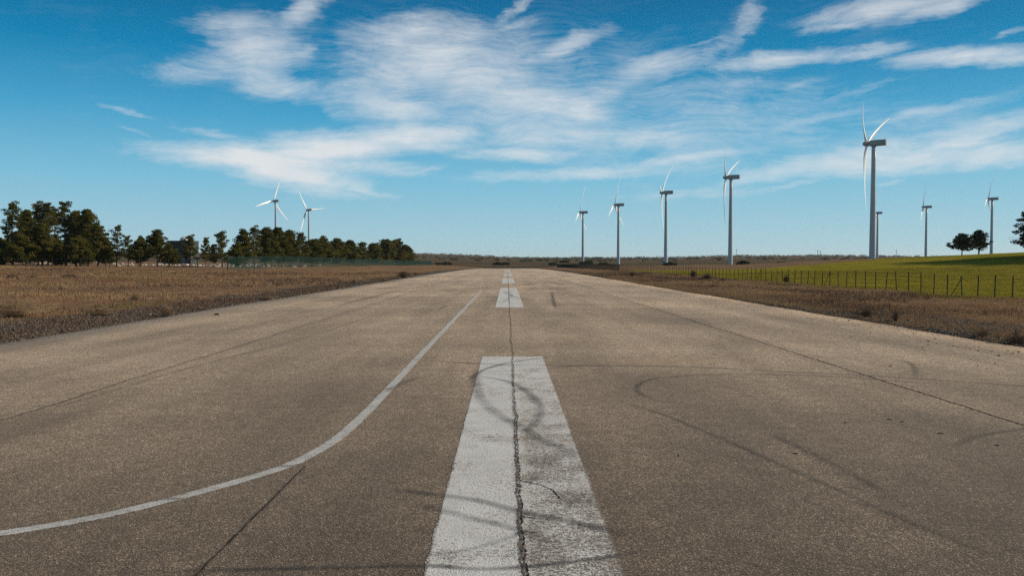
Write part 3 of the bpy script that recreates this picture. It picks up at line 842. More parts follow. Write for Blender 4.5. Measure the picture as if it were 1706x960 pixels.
LT = [
 (-22, 366, 64, 142, 'open', 'pine cut by the left border, leftmost of all'),
 (2, 402, 50, 133, 'bushy', 'low dark pine at the left border under the taller ones'),
 (21, 337, 54, 140, 'open', 'tall ragged pine with bare left branches near the left border'),
 (44, 350, 50, 146, 'dense', 'tall dense pine just right of the ragged one'),
 (38, 392, 54, 131, 'bushy', 'low bushy pine in front of the tall left pines'),
 (64, 340, 34, 152, 'tall', 'tall bare-stemmed pine, first of the thin group'),
 (81, 338, 40, 150, 'tall', 'tall bare-stemmed pine with flat crown, middle of the thin group'),
 (92, 345, 34, 156, 'tall', 'tall bare-stemmed pine, last of the thin group'),
 (70, 372, 50, 133, 'dense', 'brownish pine with a pale trunk in front of the thin group'),
 (95, 400, 40, 136, 'bushy', 'low brown-green pine below the thin stems'),
 (110, 336, 36, 141, 'tall', 'tallest pine with knobby top beside the dense mass'),
 (127, 352, 54, 144, 'dense', 'dense broad pine right of the tallest one'),
 (148, 352, 60, 141, 'dense', 'broad dense pine with sunlit right flank'),
 (163, 378, 44, 138, 'dense', 'rounded pine at the right end of the tall mass'),
 (133, 395, 50, 134, 'bushy', 'bushy pine under the broad dense pines'),
 (176, 398, 30, 145, 'bushy', 'small pine at the foot of the tall mass'),
 (194, 376, 34, 139, 'open', 'slender pine with separate tiers, alone after the tall mass'),
 (214, 394, 26, 150, 'open', 'thin pine behind the slender tiered one'),
 (234, 397, 36, 137, 'dense', 'round dark pine left of the lighter one'),
 (262, 384, 42, 139, 'umbrella', 'lighter grey-green pine with broad top and several stems'),
 (283, 408, 30, 143, 'bushy', 'low bushy pine against the dark building'),
 (316, 392, 36, 138, 'open', 'open pine just right of the dark building'),
 (343, 396, 22, 141, 'open', 'slim pine, left one of a small pair'),
 (355, 408, 22, 146, 'open', 'slim lower pine, right one of a small pair'),
 (371, 386, 38, 137, 'open', 'layered pine left of the green mesh fence start'),
 (394, 408, 30, 140, 'bushy', 'low pine at the corner of the green mesh fence'),
 (407, 384, 40, 148, 'dense', 'tall pine behind the start of the mesh fence'),
 (424, 378, 38, 152, 'open', 'tall pine with highest top behind the mesh fence'),
 (443, 380, 42, 160, 'dense', 'dense pine just left of the left far turbine'),
 (464, 381, 44, 165, 'dense', 'dense pine in front of the left far turbine tower'),
 (483, 385, 42, 175, 'dense', 'dense pine between the two left turbines'),
 (502, 389, 40, 185, 'open', 'pointed pine just left of the second turbine tower'),
 (520, 399, 42, 196, 'dense', 'pine in front of the second left turbine tower'),
 (540, 397, 38, 208, 'dense', 'rounded pine following the second turbine'),
 (562, 399, 42, 226, 'dense', 'pine in the middle of the receding row'),
 (584, 402, 35, 245, 'dense', 'lower pine in the receding row'),
 (603, 404, 33, 262, 'open', 'small pine before the gap in the receding row'),
 (622, 407, 31, 285, 'dense', 'low pine left of the round end clump'),
 (642, 401, 47, 310, 'umbrella', 'round dense pine, left one of the end clump'),
 (662, 401, 47, 338, 'umbrella', 'round dense pine, right one of the end clump'),
 (678, 412, 33, 368, 'bushy', 'sloping low pine that ends the row toward the runway')]
for a in LT: tree(*a)
tree(1602, 390, 44, 200, 'umbrella', 'left one of the two dark trees on the green hill', 'trees on the green hill', True)
tree(1630, 385, 40, 203, 'umbrella', 'right one of the two dark trees on the green hill', 'trees on the green hill', True)
tree(1713, 348, 66, 150, 'open', 'dark pine cut by the right border of the picture', 'trees on the green hill', True)
# trees just past the right border, seen in the photograph only by their long shadow
for (X, Y, h, w) in [(101, 148, 13, 9), (104, 141, 14, 10), (101, 134, 13, 9), (110, 150, 16, 10), (97, 128, 12, 8), (114, 143, 17, 11), (107, 136, 14, 9), (106, 155, 14, 10), (109, 161, 15, 11), (112, 126, 15, 10), (104, 120, 13, 9), (118, 134, 18, 11), (122, 150, 19, 12), (96, 134, 11, 8)]:
    tree(1716, 0, 0, Y, 'bushy', 'pine outside the right border whose long shadow crosses the hill', 'pines casting the hill shadow', True, X=X, hgt=h, tw=w)

# dark leafy bushes in the mid distance
def bush(px, Y, h, w, label, mat=None, group='dark bushes on the plain'):
    X = at_depth(px, Y)[0]; root = empty('bush', (X, Y, float(H(X, Y)))); tag(root, label, 'bush', group)
    n = 14; c = np.stack([rng.uniform(-.4, .4, n) * w, rng.uniform(-.3, .3, n) * w, h * (.28 + .4 * rng.random(n))], -1)
    c[:, 2] *= 1 - 1.1 * (np.abs(c[:, 0]) / w)
    r = np.repeat((h * (.25 + .15 * rng.random(n)))[:, None], 3, 1) * np.array([min(2, w / h / 3 + .5), 1, 1])
    VV, FF, TT = leaf_cloud(c, r, 90, max(.12, .0013 * Y), .8)
    VV[:, 2] = np.maximum(VV[:, 2], .0)
    mesh_np('foliage', VV, FF, mat or M_NEEDLE2, root, attrs={'tint': TT})
    mb = MB()
    for k in range(4):
        mb.tube([(0, 0, -.1), tuple(c[k] * .6), tuple(c[k])], [.06, .04, .02], 5)
    mb.build('stem', M_BARK, root)
bush(978, 640, 2.6, 13, 'wide dark bush at the foot of the leftmost right-hand turbine')
bush(921, 520, 2.2, 5.5, 'dark round bush on the plain right of the runway end')
bush(1117, 470, 2.4, 8, 'dark bush right of the third turbine tower')
bush(1239, 330, 2.0, 5.5, 'dark bush right of the fourth turbine tower')
bush(1302, 330, 1.4, 3.2, 'small dark bush on the meadow edge')
bush(829, 560, 2.2, 6, 'left one of two bushes beyond the runway end')
bush(842, 560, 2.4, 5, 'right one of two bushes beyond the runway end')
bush(744, 520, 2.2, 6, 'dark bush beyond the end of the left mesh fence')
bush(1005, 560, 1.6, 7, 'low bush between the first two turbines')
bush(940, 760, 2.6, 8, 'far bush left of the first turbine')
bush(1398, 700, 2.2, 36, 'long dark hedge before the big turbine')
bush(732, 480, 1.6, 5, 'small bush right of the mesh fence end')

# scrub dotted on the far hills: nobody could count it
n = 1500
Y = 900 + 1800 * rng.random(n) ** .8; X = rng.uniform(-.35, .55, n) * Y
k = vnoise(X / 220, Y / 160, 201) + .5 * rng.random(n) > .78; X, Y = X[k], Y[k]
# a denser line on the ridge
m = 260; Y2 = rng.uniform(2480, 2640, m); X2 = rng.uniform(-.16, .45, m) * Y2; kk = vnoise(X2 / 70, 0 * X2, 203) > .45
X = np.concatenate([X, X2[kk]]); Y = np.concatenate([Y, Y2[kk]])
cz = H(X, Y); s = (1.2 + 1.8 * rng.random(len(X))) * np.clip(Y / 1800, .7, 1.3)
VV, FF, TT = leaf_cloud(np.stack([X, Y, cz + s * .5], -1), np.stack([s * 2.2, s * 1.2, s], -1), 16, 1.8, .8)
sc = mesh_np('scrub', VV, FF, M_NEEDLE2, attrs={'tint': TT}); tag(sc, 'dark scrub dotted over the far hills', kind='stuff')

# ------------------------------------------------------------------ fences
M_GPOST = plain('green_post', (.005, .013, .008), .8, .2, 3)
M_WIRE = plain('wire', (.10, .11, .10), .5, .1, 3, spec=.4)
M_TEALP = plain('green_mesh_post', (.010, .062, .046), .6, .2, 3)
def post_mesh(h, r, mat, name='post', n=6):
    mb = MB(); mb.tube([(0, 0, -.2), (0, 0, h - .02), (0, 0, h)], [r, r, r * .6], n); o = mb.build(name, mat); return o

def along(name, root, proto, pts, tilt=.015):
    for i, (x, y) in enumerate(pts):
        o = proto if i == 0 else proto.copy()
        if i: COL.objects.link(o)
        o.parent = root; o.location = (x, y, float(H(x, y)))
        o.rotation_euler = (rng.normal(0, tilt), rng.normal(0, tilt), 0)
        s = 1 + .03 * rng.normal(); o.scale = (1, 1, s)

def wires(pts, heights, r, mat, root, name='wire'):
    for hh in heights:
        mb = MB(); mb.tube([(x, y, float(H(x, y)) + hh) for x, y in pts], r, 4, cap=False); mb.build(name, mat, root)

# right post-and-wire fence
fx = lambda y: 20.0 + .25 * math.sin(y / 23)
ysp = [26.0]
while ysp[-1] < 150: ysp.append(ysp[-1] + 1.22 + .10 * random.random())
pts = [(fx(y), y) for y in ysp]
rf = empty('wire_fence', (0, 0, 0)); tag(rf, 'low dark green post and wire fence between verge and meadow on the right', 'fence')
along('post', rf, post_mesh(.98, .025, M_GPOST), pts[:98], .03)
wires(pts, (.12, .32, .54, .76, .90), .0035, M_GPOST, rf)
for y in (37.7, 52.3, 66):
    i = min(range(len(ysp)), key=lambda k: abs(ysp[k] - y)); x0, y0 = pts[i]
    mb = MB(); a = Vector((x0, y0, float(H(x0, y0)) + .85)); b_ = Vector((x0 - .02, y0 + 1.0, float(H(x0, y0 + 1.0)) - .05))
    mb.tube([a, b_], .018, 6); mb.build('brace', M_GPOST, rf)
# far mesh fence continuing the line
y2 = np.arange(ysp[97] + 1.3, 342, 2.6)[:100]
p2 = [(fx(y), y) for y in y2]
rf2 = empty('mesh_fence', (0, 0, 0)); tag(rf2, 'green mesh fence continuing the right fence toward the runway end', 'fence', 'green mesh fences')
along('post', rf2, post_mesh(1.25, .03, M_GPOST), p2)
def screen(pts, h0, h1, mat, root, r=.006, sp=.10):
    """welded mesh: vertical and horizontal square wires"""
    P = np.array(pts); L = np.concatenate([[0], np.cumsum(np.hypot(*np.diff(P, axis=0).T))])
    q = np.arange(0, L[-1], sp); x = np.interp(q, L, P[:, 0]); y = np.interp(q, L, P[:, 1]); z = H(x, y)
    c = np.array([(-1, -1), (1, -1), (1, 1), (-1, 1)]) * r
    lo = np.stack([x[:, None] + c[:, 0], y[:, None] + c[:, 1], (z + h0)[:, None] + 0 * c[:, 0]], -1)
    hi = lo.copy(); hi[..., 2] += h1 - h0
    V = np.concatenate([lo, hi], 1).reshape(-1, 3); b = (np.arange(len(q)) * 8)[:, None]
    Fs = np.concatenate([b + np.array([[k, (k + 1) % 4, 4 + (k + 1) % 4, 4 + k]]) for k in range(4)])
    n0 = len(V); hs = np.arange(h0, h1 + .01, .2); zp = H(P[:, 0], P[:, 1]); extra = []; ef_ = []
    for h in hs:
        for k in range(len(P) - 1):
            m = n0 + len(extra)
            for (xx, yy, zz) in ((P[k, 0], P[k, 1], zp[k]), (P[k + 1, 0], P[k + 1, 1], zp[k + 1])):
                extra += [(xx, yy, zz + h - r), (xx, yy, zz + h + r)]
            ef_.append([m, m + 2, m + 3, m + 1])
    V = np.concatenate([V, np.array(extra)]); Fs = np.concatenate([Fs, np.array(ef_)])
    mesh_np('mesh_panel', V, Fs, mat, root)
screen(p2, .03, 1.2, M_GPOST, rf2, .004)
# left green mesh fence
y3 = np.arange(120.7, 402, 3.0); p3 = [(-40 + 4.0 * (y - 120) / 280, y) for y in y3]
lf = empty('mesh_fence', (0, 0, 0)); tag(lf, 'tall teal-green mesh fence running past the pines on the left', 'fence', 'green mesh fences')
along('post', lf, post_mesh(2.05, .04, M_TEALP), p3)
screen(p3, .04, 2.0, M_TEALP, lf, .0045)
wires(p3, (.05, 1.0, 1.98), .008, M_TEALP, lf, 'rail')
sg = empty('fence_sign', (p3[22][0] + .06, p3[22][1], float(H(*p3[22])) + 1.2)); sg.rotation_euler = (0, 0, R(-60))
tag(sg, 'small white plate hanging on the left green mesh fence', 'sign')
mb = MB(); mb.box((0, 0, 0), (.5, .02, .45)); mb.build('plate', plain('white_plate', (.7, .7, .7), .5), sg)
mb = MB(); mb.box((0, .018, .16), (.06, .02, .03)); mb.box((0, .018, -.16), (.06, .02, .03)); mb.build('clip', M_WIRE, sg)
# left low wire fence running away from the corner
p4 = [(-40 - 4.35 * k - .2, 121 + .3 * k) for k in range(0, 12)]
lw = empty('wire_fence', (0, 0, 0)); tag(lw, 'low thin wire fence in front of the left pines', 'fence')
along('post', lw, post_mesh(1.35, .05, M_GPOST), p4, .03)
wires(p4, (.3, .7, 1.1), .008, M_WIRE, lw)
# fence closing off the runway end
p5 = [(-34 + 3.0 * k, 352.0 - .2 * k) for k in range(0, 19)]
ef = empty('wire_fence', (0, 0, 0)); tag(ef, 'faint tall wire fence crossing beyond the end of the runway', 'fence')
along('post', ef, post_mesh(2.3, .05, plain('pale_post', (.16, .13, .10), .8)), p5)
wires(p5, (.5, 1.2, 2.1), .012, M_WIRE, ef)

# ------------------------------------------------------------------ dark building with a dome behind the pines
M_BLDG = plain('dark_render', (.035, .045, .045), .9, .2, 1)
M_TANK = plain('pale_tank', (.45, .46, .46), .45, .1, 1, spec=.5)
Yb = 230
X0, X1 = at_depth(279, Yb)[0], at_depth(318, Yb)[0]; zt = top_z(290, 402, Yb)
xc_ = (X0 + X1) / 2; zb = float(H(xc_, Yb)); hb = zt - zb
bd = empty('building', (xc_, Yb, zb)); tag(bd, 'dark square building half hidden behind the left pines', 'building')
mb = MB(); mb.box((0, 3, hb / 2 - .1), (X1 - X0, 6, hb + .2)); mb.build('wall', M_BLDG, bd)
mb = MB(); mb.box((0, 3, hb + .08), (X1 - X0 + .4, 6.4, .16)); mb.build('roof', M_BLDG, bd)
mb = MB(); mb.box((1.2, -.03, 1.1), (1.1, .1, 2.2)); mb.build('door', plain('grey_door', (.12, .12, .12), .6), bd)
mb = MB(); mb.box((-1.4, -.03, 2.6), (.9, .08, .8)); mb.build('window', plain('dark_glass', (.02, .03, .035), .15, spec=.6), bd)
tk = empty('water_tank', (at_depth(302, Yb)[0], Yb + 2, zb + hb + .16)); tag(tk, 'pale domed tank on the roof of the dark building', 'tank')
mb = MB(); r = 1.0
mb.tube([(0, 0, 0), (0, 0, .25)] + [(0, 0, .25 + .85 * math.sin(a)) for a in (.3, .6, .9, 1.2, 1.5)], [r, r] + [r * math.cos(a) for a in (.3, .6, .9, 1.2, 1.5)], 16)
mb.build('dome', M_TANK, tk, True)
mb = MB(); mb.tube([(0, 0, 1.0), (0, 0, 1.25)], .12, 8); mb.build('cap', M_TANK, tk)

# ------------------------------------------------------------------ wind turbines
M_TOWER = plain('turbine_white', (.33, .39, .41), .5, .05, .5, spec=.3)
M_BLADE = plain('blade_white', (.72, .78, .82), .40, .03, .5, spec=.4)
M_NAC = plain('nacelle_grey', (.20, .24, .25), .5, .05, .5, spec=.3)
BL = 25.2
def blade_mesh():
    V = []; Fs = []; n = 12
    st = [0, .03, .08, .14, .20, .28, .38, .5, .62, .74, .85, .93, .98, 1.0]
    chord = [.95, .95, 1.15, 1.75, 2.15, 2.05, 1.75, 1.42, 1.15, .9, .68, .5, .30, .08]
    thick = [1, 1, .75, .42, .28, .23, .2, .18, .16, .15, .14, .13, .12, .12]
    tw = [22, 22, 20, 17, 14, 11, 8, 5.5, 3.5, 2, 1, 0, 0, 0]
    for s, c, th, a in zip(st, chord, thick, tw):
        z = s * BL; a = R(a); bend = 2.5 * s ** 2.2            # flapwise bend, downwind (+y)
        for k in range(n):
            q = 2 * math.pi * k / n
            cx = math.cos(q) * c * .5; cy = math.sin(q) * c * th * .5 * (1 if th > .6 else (1 + .35 * math.cos(q)))
            off = c * .18 if th < .6 else 0
            x = (cx - off); V.append((x * math.cos(a) - cy * math.sin(a), x * math.sin(a) + cy * math.cos(a) + bend, z))
    for i in range(len(st) - 1):
        for k in range(n): Fs.append([i * n + k, i * n + (k + 1) % n, (i + 1) * n + (k + 1) % n, (i + 1) * n + k])
    Fs.append([k for k in range(n)][::-1]); Fs.append([(len(st) - 1) * n + k for k in range(n)])
    return V, Fs
def lathe_y(prof, n=20):
    V = []; Fs = []
    for y, r in prof:
        for k in range(n): V.append((math.cos(2 * math.pi * k / n) * r, y, math.sin(2 * math.pi * k / n) * r))
    for i in range(len(prof) - 1):
        for k in range(n): Fs.append([i * n + k, (i + 1) * n + k, (i + 1) * n + (k + 1) % n, i * n + (k + 1) % n])
    Fs.append([k for k in range(n)]); Fs.append([(len(prof) - 1) * n + k for k in range(n)][::-1])
    return V, Fs
_bv, _bf = blade_mesh()
BLADE = None
def turbine(px, hubpy, Y, psi, theta, label, group='wind turbines on the plain', scale=1.0):
    """psi: how far the spinner points away from the camera (deg); theta: rotor angle from straight up."""
    global BLADE
    X = at_depth(px, Y)[0]; zg = float(H(X, Y)); zh = top_z(px, hubpy, Y)
    ht = zh - zg - 1.2 * scale
    root = empty('wind_turbine', (X, Y, zg)); tag(root, label, 'wind turbine', group)
    # heading: spinner to the left of the line of sight, turned psi away
    bear = math.atan2(X, Y)                                    # clockwise from +Y
    az = bear - math.pi / 2 + R(psi)
    # local frame: spinner points to local -Y
    rz = -(az) + math.pi                                       # rotates (0,-1) onto (sin az, cos az)
    root.rotation_euler = (0, 0, rz)
    mb = MB(); N = 9
    rb, rt = 1.20 * scale * (ht / 44) ** .3, .76 * scale
    mb.tube([(0, 0, -.4)] + [(0, 0, ht * k / N) for k in range(N + 1)], [rb] + [rb + (rt - rb) * (k / N) for k in range(N + 1)], 24)
    tw = mb.build('tower', M_TOWER, root, True)
    mb = MB(); mb.tube([(0, 0, ht), (0, 0, ht + .25)], [rt * 1.12, rt * 1.12], 20); mb.build('tower_flange', M_NAC, root)
    mb = MB(); mb.box((0, -rb * .985, 1.5), (.9, .14, 2.0)); mb.build('door', M_NAC, root)
    # nacelle: long box with chamfers, slightly raised tail
    sec = [(-1.7, .8, -.8, .9), (-1.35, 1.05, -1.0, 1.08), (.5, 1.12, -1.05, 1.15), (3.7, 1.08, -1.0, 1.12), (4.4, .98, -.9, 1.02)]
    V = []; Fs = []
    for (y, hw, z0, z1) in sec:
        c = .28
        V += [(x * scale, y * scale, z * scale + ht + 1.28 * scale) for x, z in ((-hw, z0 + c), (-hw + c, z0), (hw - c, z0), (hw, z0 + c), (hw, z1 - c), (hw - c, z1), (-hw + c, z1), (-hw, z1 - c))]
    for i in range(len(sec) - 1):
        for k in range(8): Fs.append([i * 8 + k, (i + 1) * 8 + k, (i + 1) * 8 + (k + 1) % 8, i * 8 + (k + 1) % 8])
    Fs.append(list(range(8))); Fs.append([(len(sec) - 1) * 8 + k for k in range(8)][::-1])
    nac = mesh_np('nacelle', V, Fs, M_NAC, root)
    mb = MB(); mb.tube([(0, 3.9 * scale, ht + 2.4 * scale), (0, 3.9 * scale, ht + 3.3 * scale)], .05 * scale, 5); mb.box((0, 3.9 * scale, ht + 3.25 * scale), (.5 * scale, .1 * scale, .1 * scale)); mb.build('wind_vane', M_NAC, nac)
    hub = empty('rotor', (0, -2.55 * scale, ht + 1.30 * scale)); hub.parent = root
    hub.rotation_euler = (R(-5), 0, 0)
    V, Fs = lathe_y([(-1.5, .12), (-1.38, .38), (-1.05, .72), (-.55, .92), (0, 1.0), (.6, .98), (.85, .85)])
    sp = mesh_np('spinner', np.array(V) * scale, Fs, M_NAC, hub, True)
    for k in range(3):
        if BLADE is None:
            o = mesh_np('blade', _bv, _bf, M_BLADE, hub, True); BLADE = o
        else:
            o = BLADE.copy(); COL.objects.link(o); o.parent = hub
        # in-plane angle: positive leans toward the far side = local +X or -X by the frame
        o.rotation_euler = (0, R(theta + 120 * k) * TH, 0)
        o.scale = (scale,) * 3
    return root
TH = -1
turbine(460, 335, 800, 46, 15, 'left one of two white turbines rising behind the left pines')
turbine(515, 350, 900, 46, -38, 'right one of two white turbines rising behind the left pines')
turbine(971, 354, 732, 14, 6, 'smallest turbine of the row right of the runway, nearest the centre')
turbine(1030, 341.5, 630, 16, 5, 'second turbine from the centre in the row right of the runway')
turbine(1109, 321, 525, 9, 42, 'third turbine from the centre, with a small box at its foot')
turbine(1216.5, 295.5, 431, 9, 64, 'fourth turbine of the row, two blades in a V above')
turbine(1453, 239, 318, 12, 60, 'biggest and nearest turbine, rising over the meadow')
turbine(1461, 355, 818, 15, -5, 'small turbine partly hidden right behind the biggest tower')
turbine(1542, 345, 740, 8, -20, 'distant turbine behind the hill between the big tower and the two trees')
turbine(1651, 331.5, 655, 10, 10, 'turbine behind the hill just right of the two dark trees')
# kiosk at the third turbine's foot
X, Y = at_depth(1105.5, 523); ks = empty('transformer_kiosk', (X, Y, float(H(X, Y)))); tag(ks, 'small blue-grey box standing against the third turbine tower', 'electrical box')
mb = MB(); mb.box((0, 0, 1.1), (1.8, 1.6, 2.2)); mb.build('cabinet', plain('kiosk_blue', (.12, .2, .24), .6), ks)
mb = MB(); mb.box((0, 0, 2.28), (2.1, 1.9, .15)); mb.build('roof', M_NAC, ks)
mb = MB(); mb.box((0, -.83, 1.05), (.8, .05, 1.8)); mb.build('door', M_NAC, ks)
# distant masts on the ridge
M_MAST = plain('mast_grey', (.16, .17, .18), .7)
for px, pt, Y, lab in [(1362, 416, 2450, 'tiny mast on the far ridge, left one of a close pair'), (1366.5, 417, 2450, 'tiny mast on the far ridge, right one of a close pair'),
                       (1493, 416, 2350, 'tiny lattice mast on the far ridge right of the biggest turbine'), (1227, 415, 2450, 'tiny mast on the far ridge beside the fourth turbine')]:
    X = at_depth(px, Y)[0]; z = float(H(X, Y)); h = top_z(px, pt, Y) - z; r0 = empty('mast', (X, Y, z)); tag(r0, lab, 'mast', 'masts on the far ridge')
    mb = MB()
    for sx in (-1, 1):
        for sy in (-1, 1): mb.tube([(sx * .9, sy * .9, -.5), (sx * .25, sy * .25, h)], .16, 4)
    for k in range(8):
        t = k / 8; w_ = .9 - .65 * t; mb.tube([(-w_, -w_, h * t), (w_ * .9, -w_ * .9, h * (t + .12))], .08, 4)
    mb.build('lattice', M_MAST, r0)
    mb = MB(); mb.box((0, 0, h * .80), (5.0, .35, .35)); mb.box((0, 0, h * .93), (3.6, .35, .35)); mb.build('crossarm', M_MAST, r0)

# ------------------------------------------------------------------ haze
hm = bpy.data.materials.new('haze_air'); hm.use_nodes = True
hn = NT(hm.node_tree); hn.n.remove(hn.n['Principled BSDF'])
pv = hn.node('ShaderNodeVolumePrincipled'); pv.inputs['Color'].default_value = (.93, .97, 1, 1); pv.inputs['Density'].default_value = HAZE
pv.inputs['Anisotropy'].default_value = .2
hn.link(pv.outputs[0], hn.n['Material Output'].inputs['Volume'])
mb = MB(); zlo = float(ZZ.min()) - 1
mb.box((0, (ys[0] + ys[-1]) / 2, (zlo + 100) / 2), (xs[-1] * 2 + 60, ys[-1] - ys[0] + 60, 100 - zlo))
tag(mb.build('haze', hm), 'thin bluish haze over the plain', kind='stuff')

# ------------------------------------------------------------------ world: sky and cirrus
SUN_EL, SUN_AZ = 22.5, 77.0
world = bpy.data.worlds.new('World'); SC.world = world; world.use_nodes = True
t = NT(world.node_tree); bg = t.n['Background']
sky = t.node('ShaderNodeTexSky'); sky.sky_type = 'NISHITA'; sky.sun_disc = False
sky.sun_elevation = R(SUN_EL); sky.sun_rotation = R(SUN_AZ)
D = t.node('ShaderNodeTexCoord').outputs['Generated']
sep = t.node('ShaderNodeSeparateXYZ'); t.link(D, sep.inputs[0]); dx, dy, dz = sep.outputs
az = t.math('ARCTAN2', dx, dy)
el = t.math('ARCSINE', dz)
eld = t.math('MULTIPLY', el, 180 / math.pi / 90)
grad = t.ramp(eld, [(0, (3.7, 5.6, 6.2)), (1.6 / 90, (3.3, 5.4, 6.3)), (5.6 / 90, (1.75, 4.6, 6.3)), (9.6 / 90, (.50, 3.2, 5.4)), (13.5 / 90, (.0, 1.95, 4.0)), (17.5 / 90, (.0, 1.15, 2.7)), (40 / 90, (.02, .85, 2.2)), (1, (.04, .6, 1.6))])
tint = t.node('ShaderNodeVectorMath', operation='MULTIPLY'); t.link(sky.outputs[0], tint.inputs[0]); tint.inputs[1].default_value = (.62, 1.0, 1.15)
base = t.mix(.96, tint.outputs[0], grad)
# cloud layout in azimuth / elevation (radians * 1400)
def cen(px, py):
    d = ray(px, py).normalized()
    return math.atan2(d.x, d.y) * F, math.asin(d.z) * F
cmb = t.node('ShaderNodeCombineXYZ'); t.link(t.math('MULTIPLY', az, F), cmb.inputs[0]); t.link(t.math('MULTIPLY', el, F), cmb.inputs[1])
A = cmb.outputs[0]
# domain warp so that no edge is smooth
def warp(vec, scale, amt, sx=1, sy=1, detail=4):
    nd = t.node('ShaderNodeTexNoise'); nd.inputs['Scale'].default_value = scale; nd.inputs['Detail'].default_value = detail; nd.inputs['Roughness'].default_value = .6
    t.link(t.map(vec, scale=(sx, sy, 1)), nd.inputs['Vector'])
    s_ = t.node('ShaderNodeVectorMath', operation='SUBTRACT'); t.link(nd.outputs['Color'], s_.inputs[0]); s_.inputs[1].default_value = (.5, .5, .5)
    m_ = t.node('ShaderNodeVectorMath', operation='MULTIPLY'); t.link(s_.outputs[0], m_.inputs[0]); m_.inputs[1].default_value = amt
    a_ = t.node('ShaderNodeVectorMath', operation='ADD'); t.link(vec, a_.inputs[0]); t.link(m_.outputs[0], a_.inputs[1]); return a_.outputs[0]
AW = warp(warp(A, .008, (60, 22, 0), 1, 1.8, 3), .03, (40, 12, 0), 1, 2.2, 4)
CL = [ # px, py, rx, ry, angle (deg, up to the right positive), weight
 (505, 16, 66, 22, 38, .75), (412, 42, 110, 30, 4, .55), (425, 88, 85, 42, 10, .8), (365, 110, 105, 24, 10, .6), (445, 132, 90, 32, -16, .75), (508, 82, 30, 9, 20, .5),
 (545, 168, 70, 24, -20, .5), (610, 145, 90, 34, 12, .5),
 (680, 55, 115, 30, 8, .85), (715, 105, 140, 58, 5, .9), (640, 172, 105, 28, -8, .8), (800, 130, 130, 56, 0, .8), (770, 62, 110, 28, 5, .7), (850, 18, 72, 12, 32, .6), (842, 45, 65, 11, 12, .55),
 (900, 172, 170, 40, -10, .85), (960, 185, 75, 26, -5, .9), (935, 80, 100, 15, 18, .75), (1085, 114, 92, 23, 14, .75), (1020, 148, 90, 22, 12, .55), (1110, 150, 140, 38, 5, .38),
 (940, 228, 170, 24, 0, .72), (1080, 230, 135, 22, 0, .68), (870, 256, 110, 14, 0, .8), (960, 289, 195, 12, 2, .68), (1140, 264, 155, 12, 5, .62),
 (670, 228, 150, 23, 5, 1.0), (560, 247, 150, 27, 6, 1.2), (440, 264, 165, 22, -2, 1.2), (480, 284, 115, 28, -12, 1.2), (600, 277, 120, 17, 0, .75), (700, 243, 105, 12, 2, .7), (622, 210, 40, 14, 0, .45),
 (572, 311, 98, 8, -12, .58), (715, 281, 36, 5, 8, .5), (425, 291, 62, 6, 0, .5),
 (222, 184, 52, 6, -10, .42), (228, 216, 38, 5, -10, .42), (345, 222, 62, 8, -10, .5), (465, 235, 22, 4, 5, .3),
 (1238, 40, 24, 66, -18, .42), (1195, 82, 64, 22, 40, .36), (1182, 68, 52, 4, 9, .42), (1305, 98, 105, 14, 2, .8), (1425, 88, 75, 12, 2, .7), (1600, 95, 115, 14, -1, .85), (1710, 98, 70, 12, 0, .8),
 (1480, 14, 130, 22, 6, .75), (1400, 42, 72, 9, 3, .7), (1565, 14, 90, 13, 10, .7), (1230, 142, 120, 12, 15, .36), (1340, 140, 60, 7, 15, .32), (1430, 150, 92, 11, 12, .4),
 (1290, 190, 170, 52, 5, .28), (1370, 196, 92, 9, 8, .42), (1550, 186, 150, 11, 8, .46), (1660, 206, 115, 16, 8, .66),
 (1300, 287, 112, 16, 11, .7), (1420, 264, 112, 25, 5, .88), (1520, 263, 122, 22, 3, .82), (1600, 236, 82, 17, 12, .75), (1665, 256, 85, 20, 5, .76),
 (1200, 320, 145, 13, 2, .45), (1322, 308, 52, 7, 12, .5), (1478, 303, 32, 5, 12, .4), (1060, 326, 85, 9, 0, .26), (1690, 52, 34, 6, 10, .4), (60, 333, 60, 4, 8, .22),
 (900, 150, 300, 110, 0, .40), (1150, 210, 280, 100, 4, .42), (760, 110, 190, 80, 4, .62), (900, 200, 190, 60, -4, .66), (1500, 230, 260, 60, 5, .32)]
tot = None
for (px, py, rx, ry, ang, wt) in CL:
    cx, cy = cen(px, py)
    v = t.map(AW, loc=(cx, cy, 0), rot=(0, 0, R(ang)), scale=(rx, ry, 1), typ='TEXTURE')
    dt = t.node('ShaderNodeVectorMath', operation='DOT_PRODUCT'); t.link(v, dt.inputs[0]); t.link(v, dt.inputs[1])
    g = t.math('MULTIPLY', t.math('EXPONENT', t.math('MULTIPLY', dt.outputs['Value'], -1.0)), wt)
    tot = g if tot is None else t.math('SMOOTH_MAX', tot, g, .16)
# cirrus elsewhere on the dome so that the sky is complete in every direction
front = t.math('MULTIPLY', t.rng(t.math('ABSOLUTE', az), .60, .80), 1)
highs = t.rng(el, .33, .45)
els = t.math('MAXIMUM', front, highs)
pl = t.node('ShaderNodeVectorMath', operation='SCALE'); t.link(D, pl.inputs[0]); t.link(t.math('DIVIDE', 1, t.math('MAXIMUM', dz, .04)), pl.inputs['Scale'])
gen = t.rng(t.noise(t.map(pl.outputs[0], scale=(.5, .25, 0)), 1.0, 6, .6, .6), .45, .75, 0, .9)
tot = t.math('ADD', tot, t.math('MULTIPLY', gen, els))
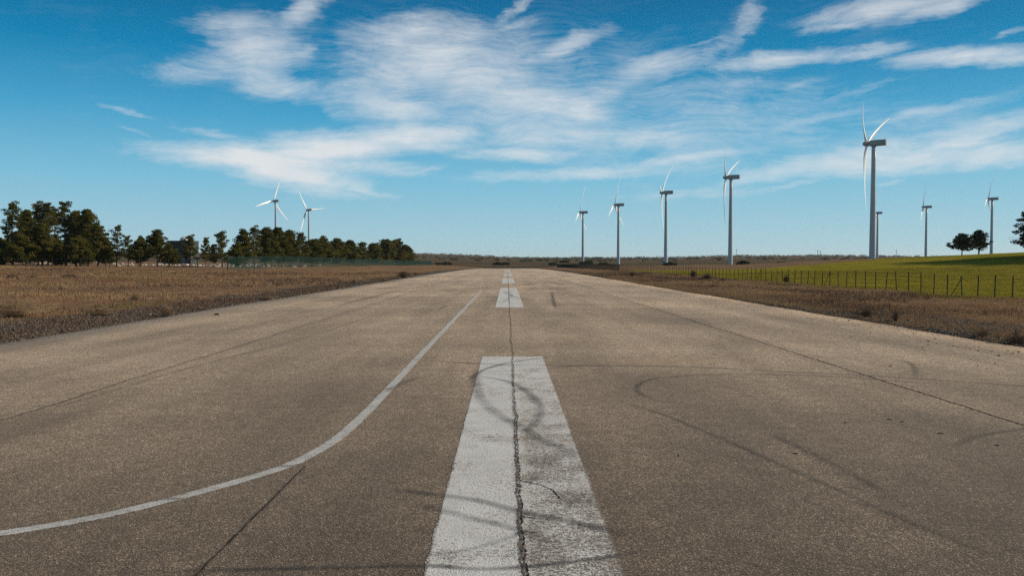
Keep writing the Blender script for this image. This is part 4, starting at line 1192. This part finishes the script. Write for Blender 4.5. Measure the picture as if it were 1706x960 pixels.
# fibres
AW2 = warp(A, .004, (260, 90, 0), 1, 1, 2)
f1 = t.noise(t.map(AW2, rot=(0, 0, R(-7)), scale=(.0042, .034, 1)), 1.0, 8, .68, .3)
f2 = t.noise(t.map(AW2, rot=(0, 0, R(-16)), scale=(.022, .13, 1)), 1.0, 8, .78, .35)
f3 = t.noise(t.map(A, scale=(.010, .014, 1)), 1.0, 6, .6, .5)
fib = t.math('ADD', t.math('ADD', t.math('MULTIPLY', f1, .42), t.math('MULTIPLY', f2, .34)), t.math('MULTIPLY', f3, .24))
dens = t.math('ADD', tot, t.math('MULTIPLY', t.math('SUBTRACT', fib, .5), 2.0))
dens = t.rng(dens, .16, 1.12, 0, 1)
dens = t.math('MULTIPLY', t.math('MULTIPLY', t.math('POWER', dens, .95), .95), t.rng(tot, .10, .32, 0, 1))
above = t.rng(dz, -.002, .01)
dens = t.math('MULTIPLY', dens, above)
ccol = t.mix(t.rng(f3, .3, .7, 0, 1), (6.2, 6.7, 7.1), (7.2, 7.3, 7.3))
skyc = t.mix(dens, base, ccol)
# below the horizon: dull earth
skyc = t.mix(t.rng(dz, -.01, -.0), (2.2, 2.4, 2.4), skyc)
t.link(skyc, bg.inputs[0]); bg.inputs[1].default_value = .10

sun = bpy.data.objects.new('sun', bpy.data.lights.new('sun', 'SUN')); COL.objects.link(sun)
sun.data.energy = 5.0; sun.data.angle = R(.53); sun.data.color = (1, .84, .64)
sd = Vector((math.sin(R(SUN_AZ)) * math.cos(R(SUN_EL)), math.cos(R(SUN_AZ)) * math.cos(R(SUN_EL)), math.sin(R(SUN_EL))))
sun.rotation_euler = sd.to_track_quat('Z', 'Y').to_euler(); sun.location = sd * 100 + Vector((0, 0, 50))

SC.view_settings.view_transform = 'Standard'; SC.view_settings.look = 'None'
SC.view_settings.exposure = 0.14; SC.view_settings.gamma = 1; SC.view_settings.use_curve_mapping = False
SC.cycles.max_bounces = 6; SC.cycles.transparent_max_bounces = 24; SC.cycles.use_denoising = False
SC.cycles.filter_width = 1.5
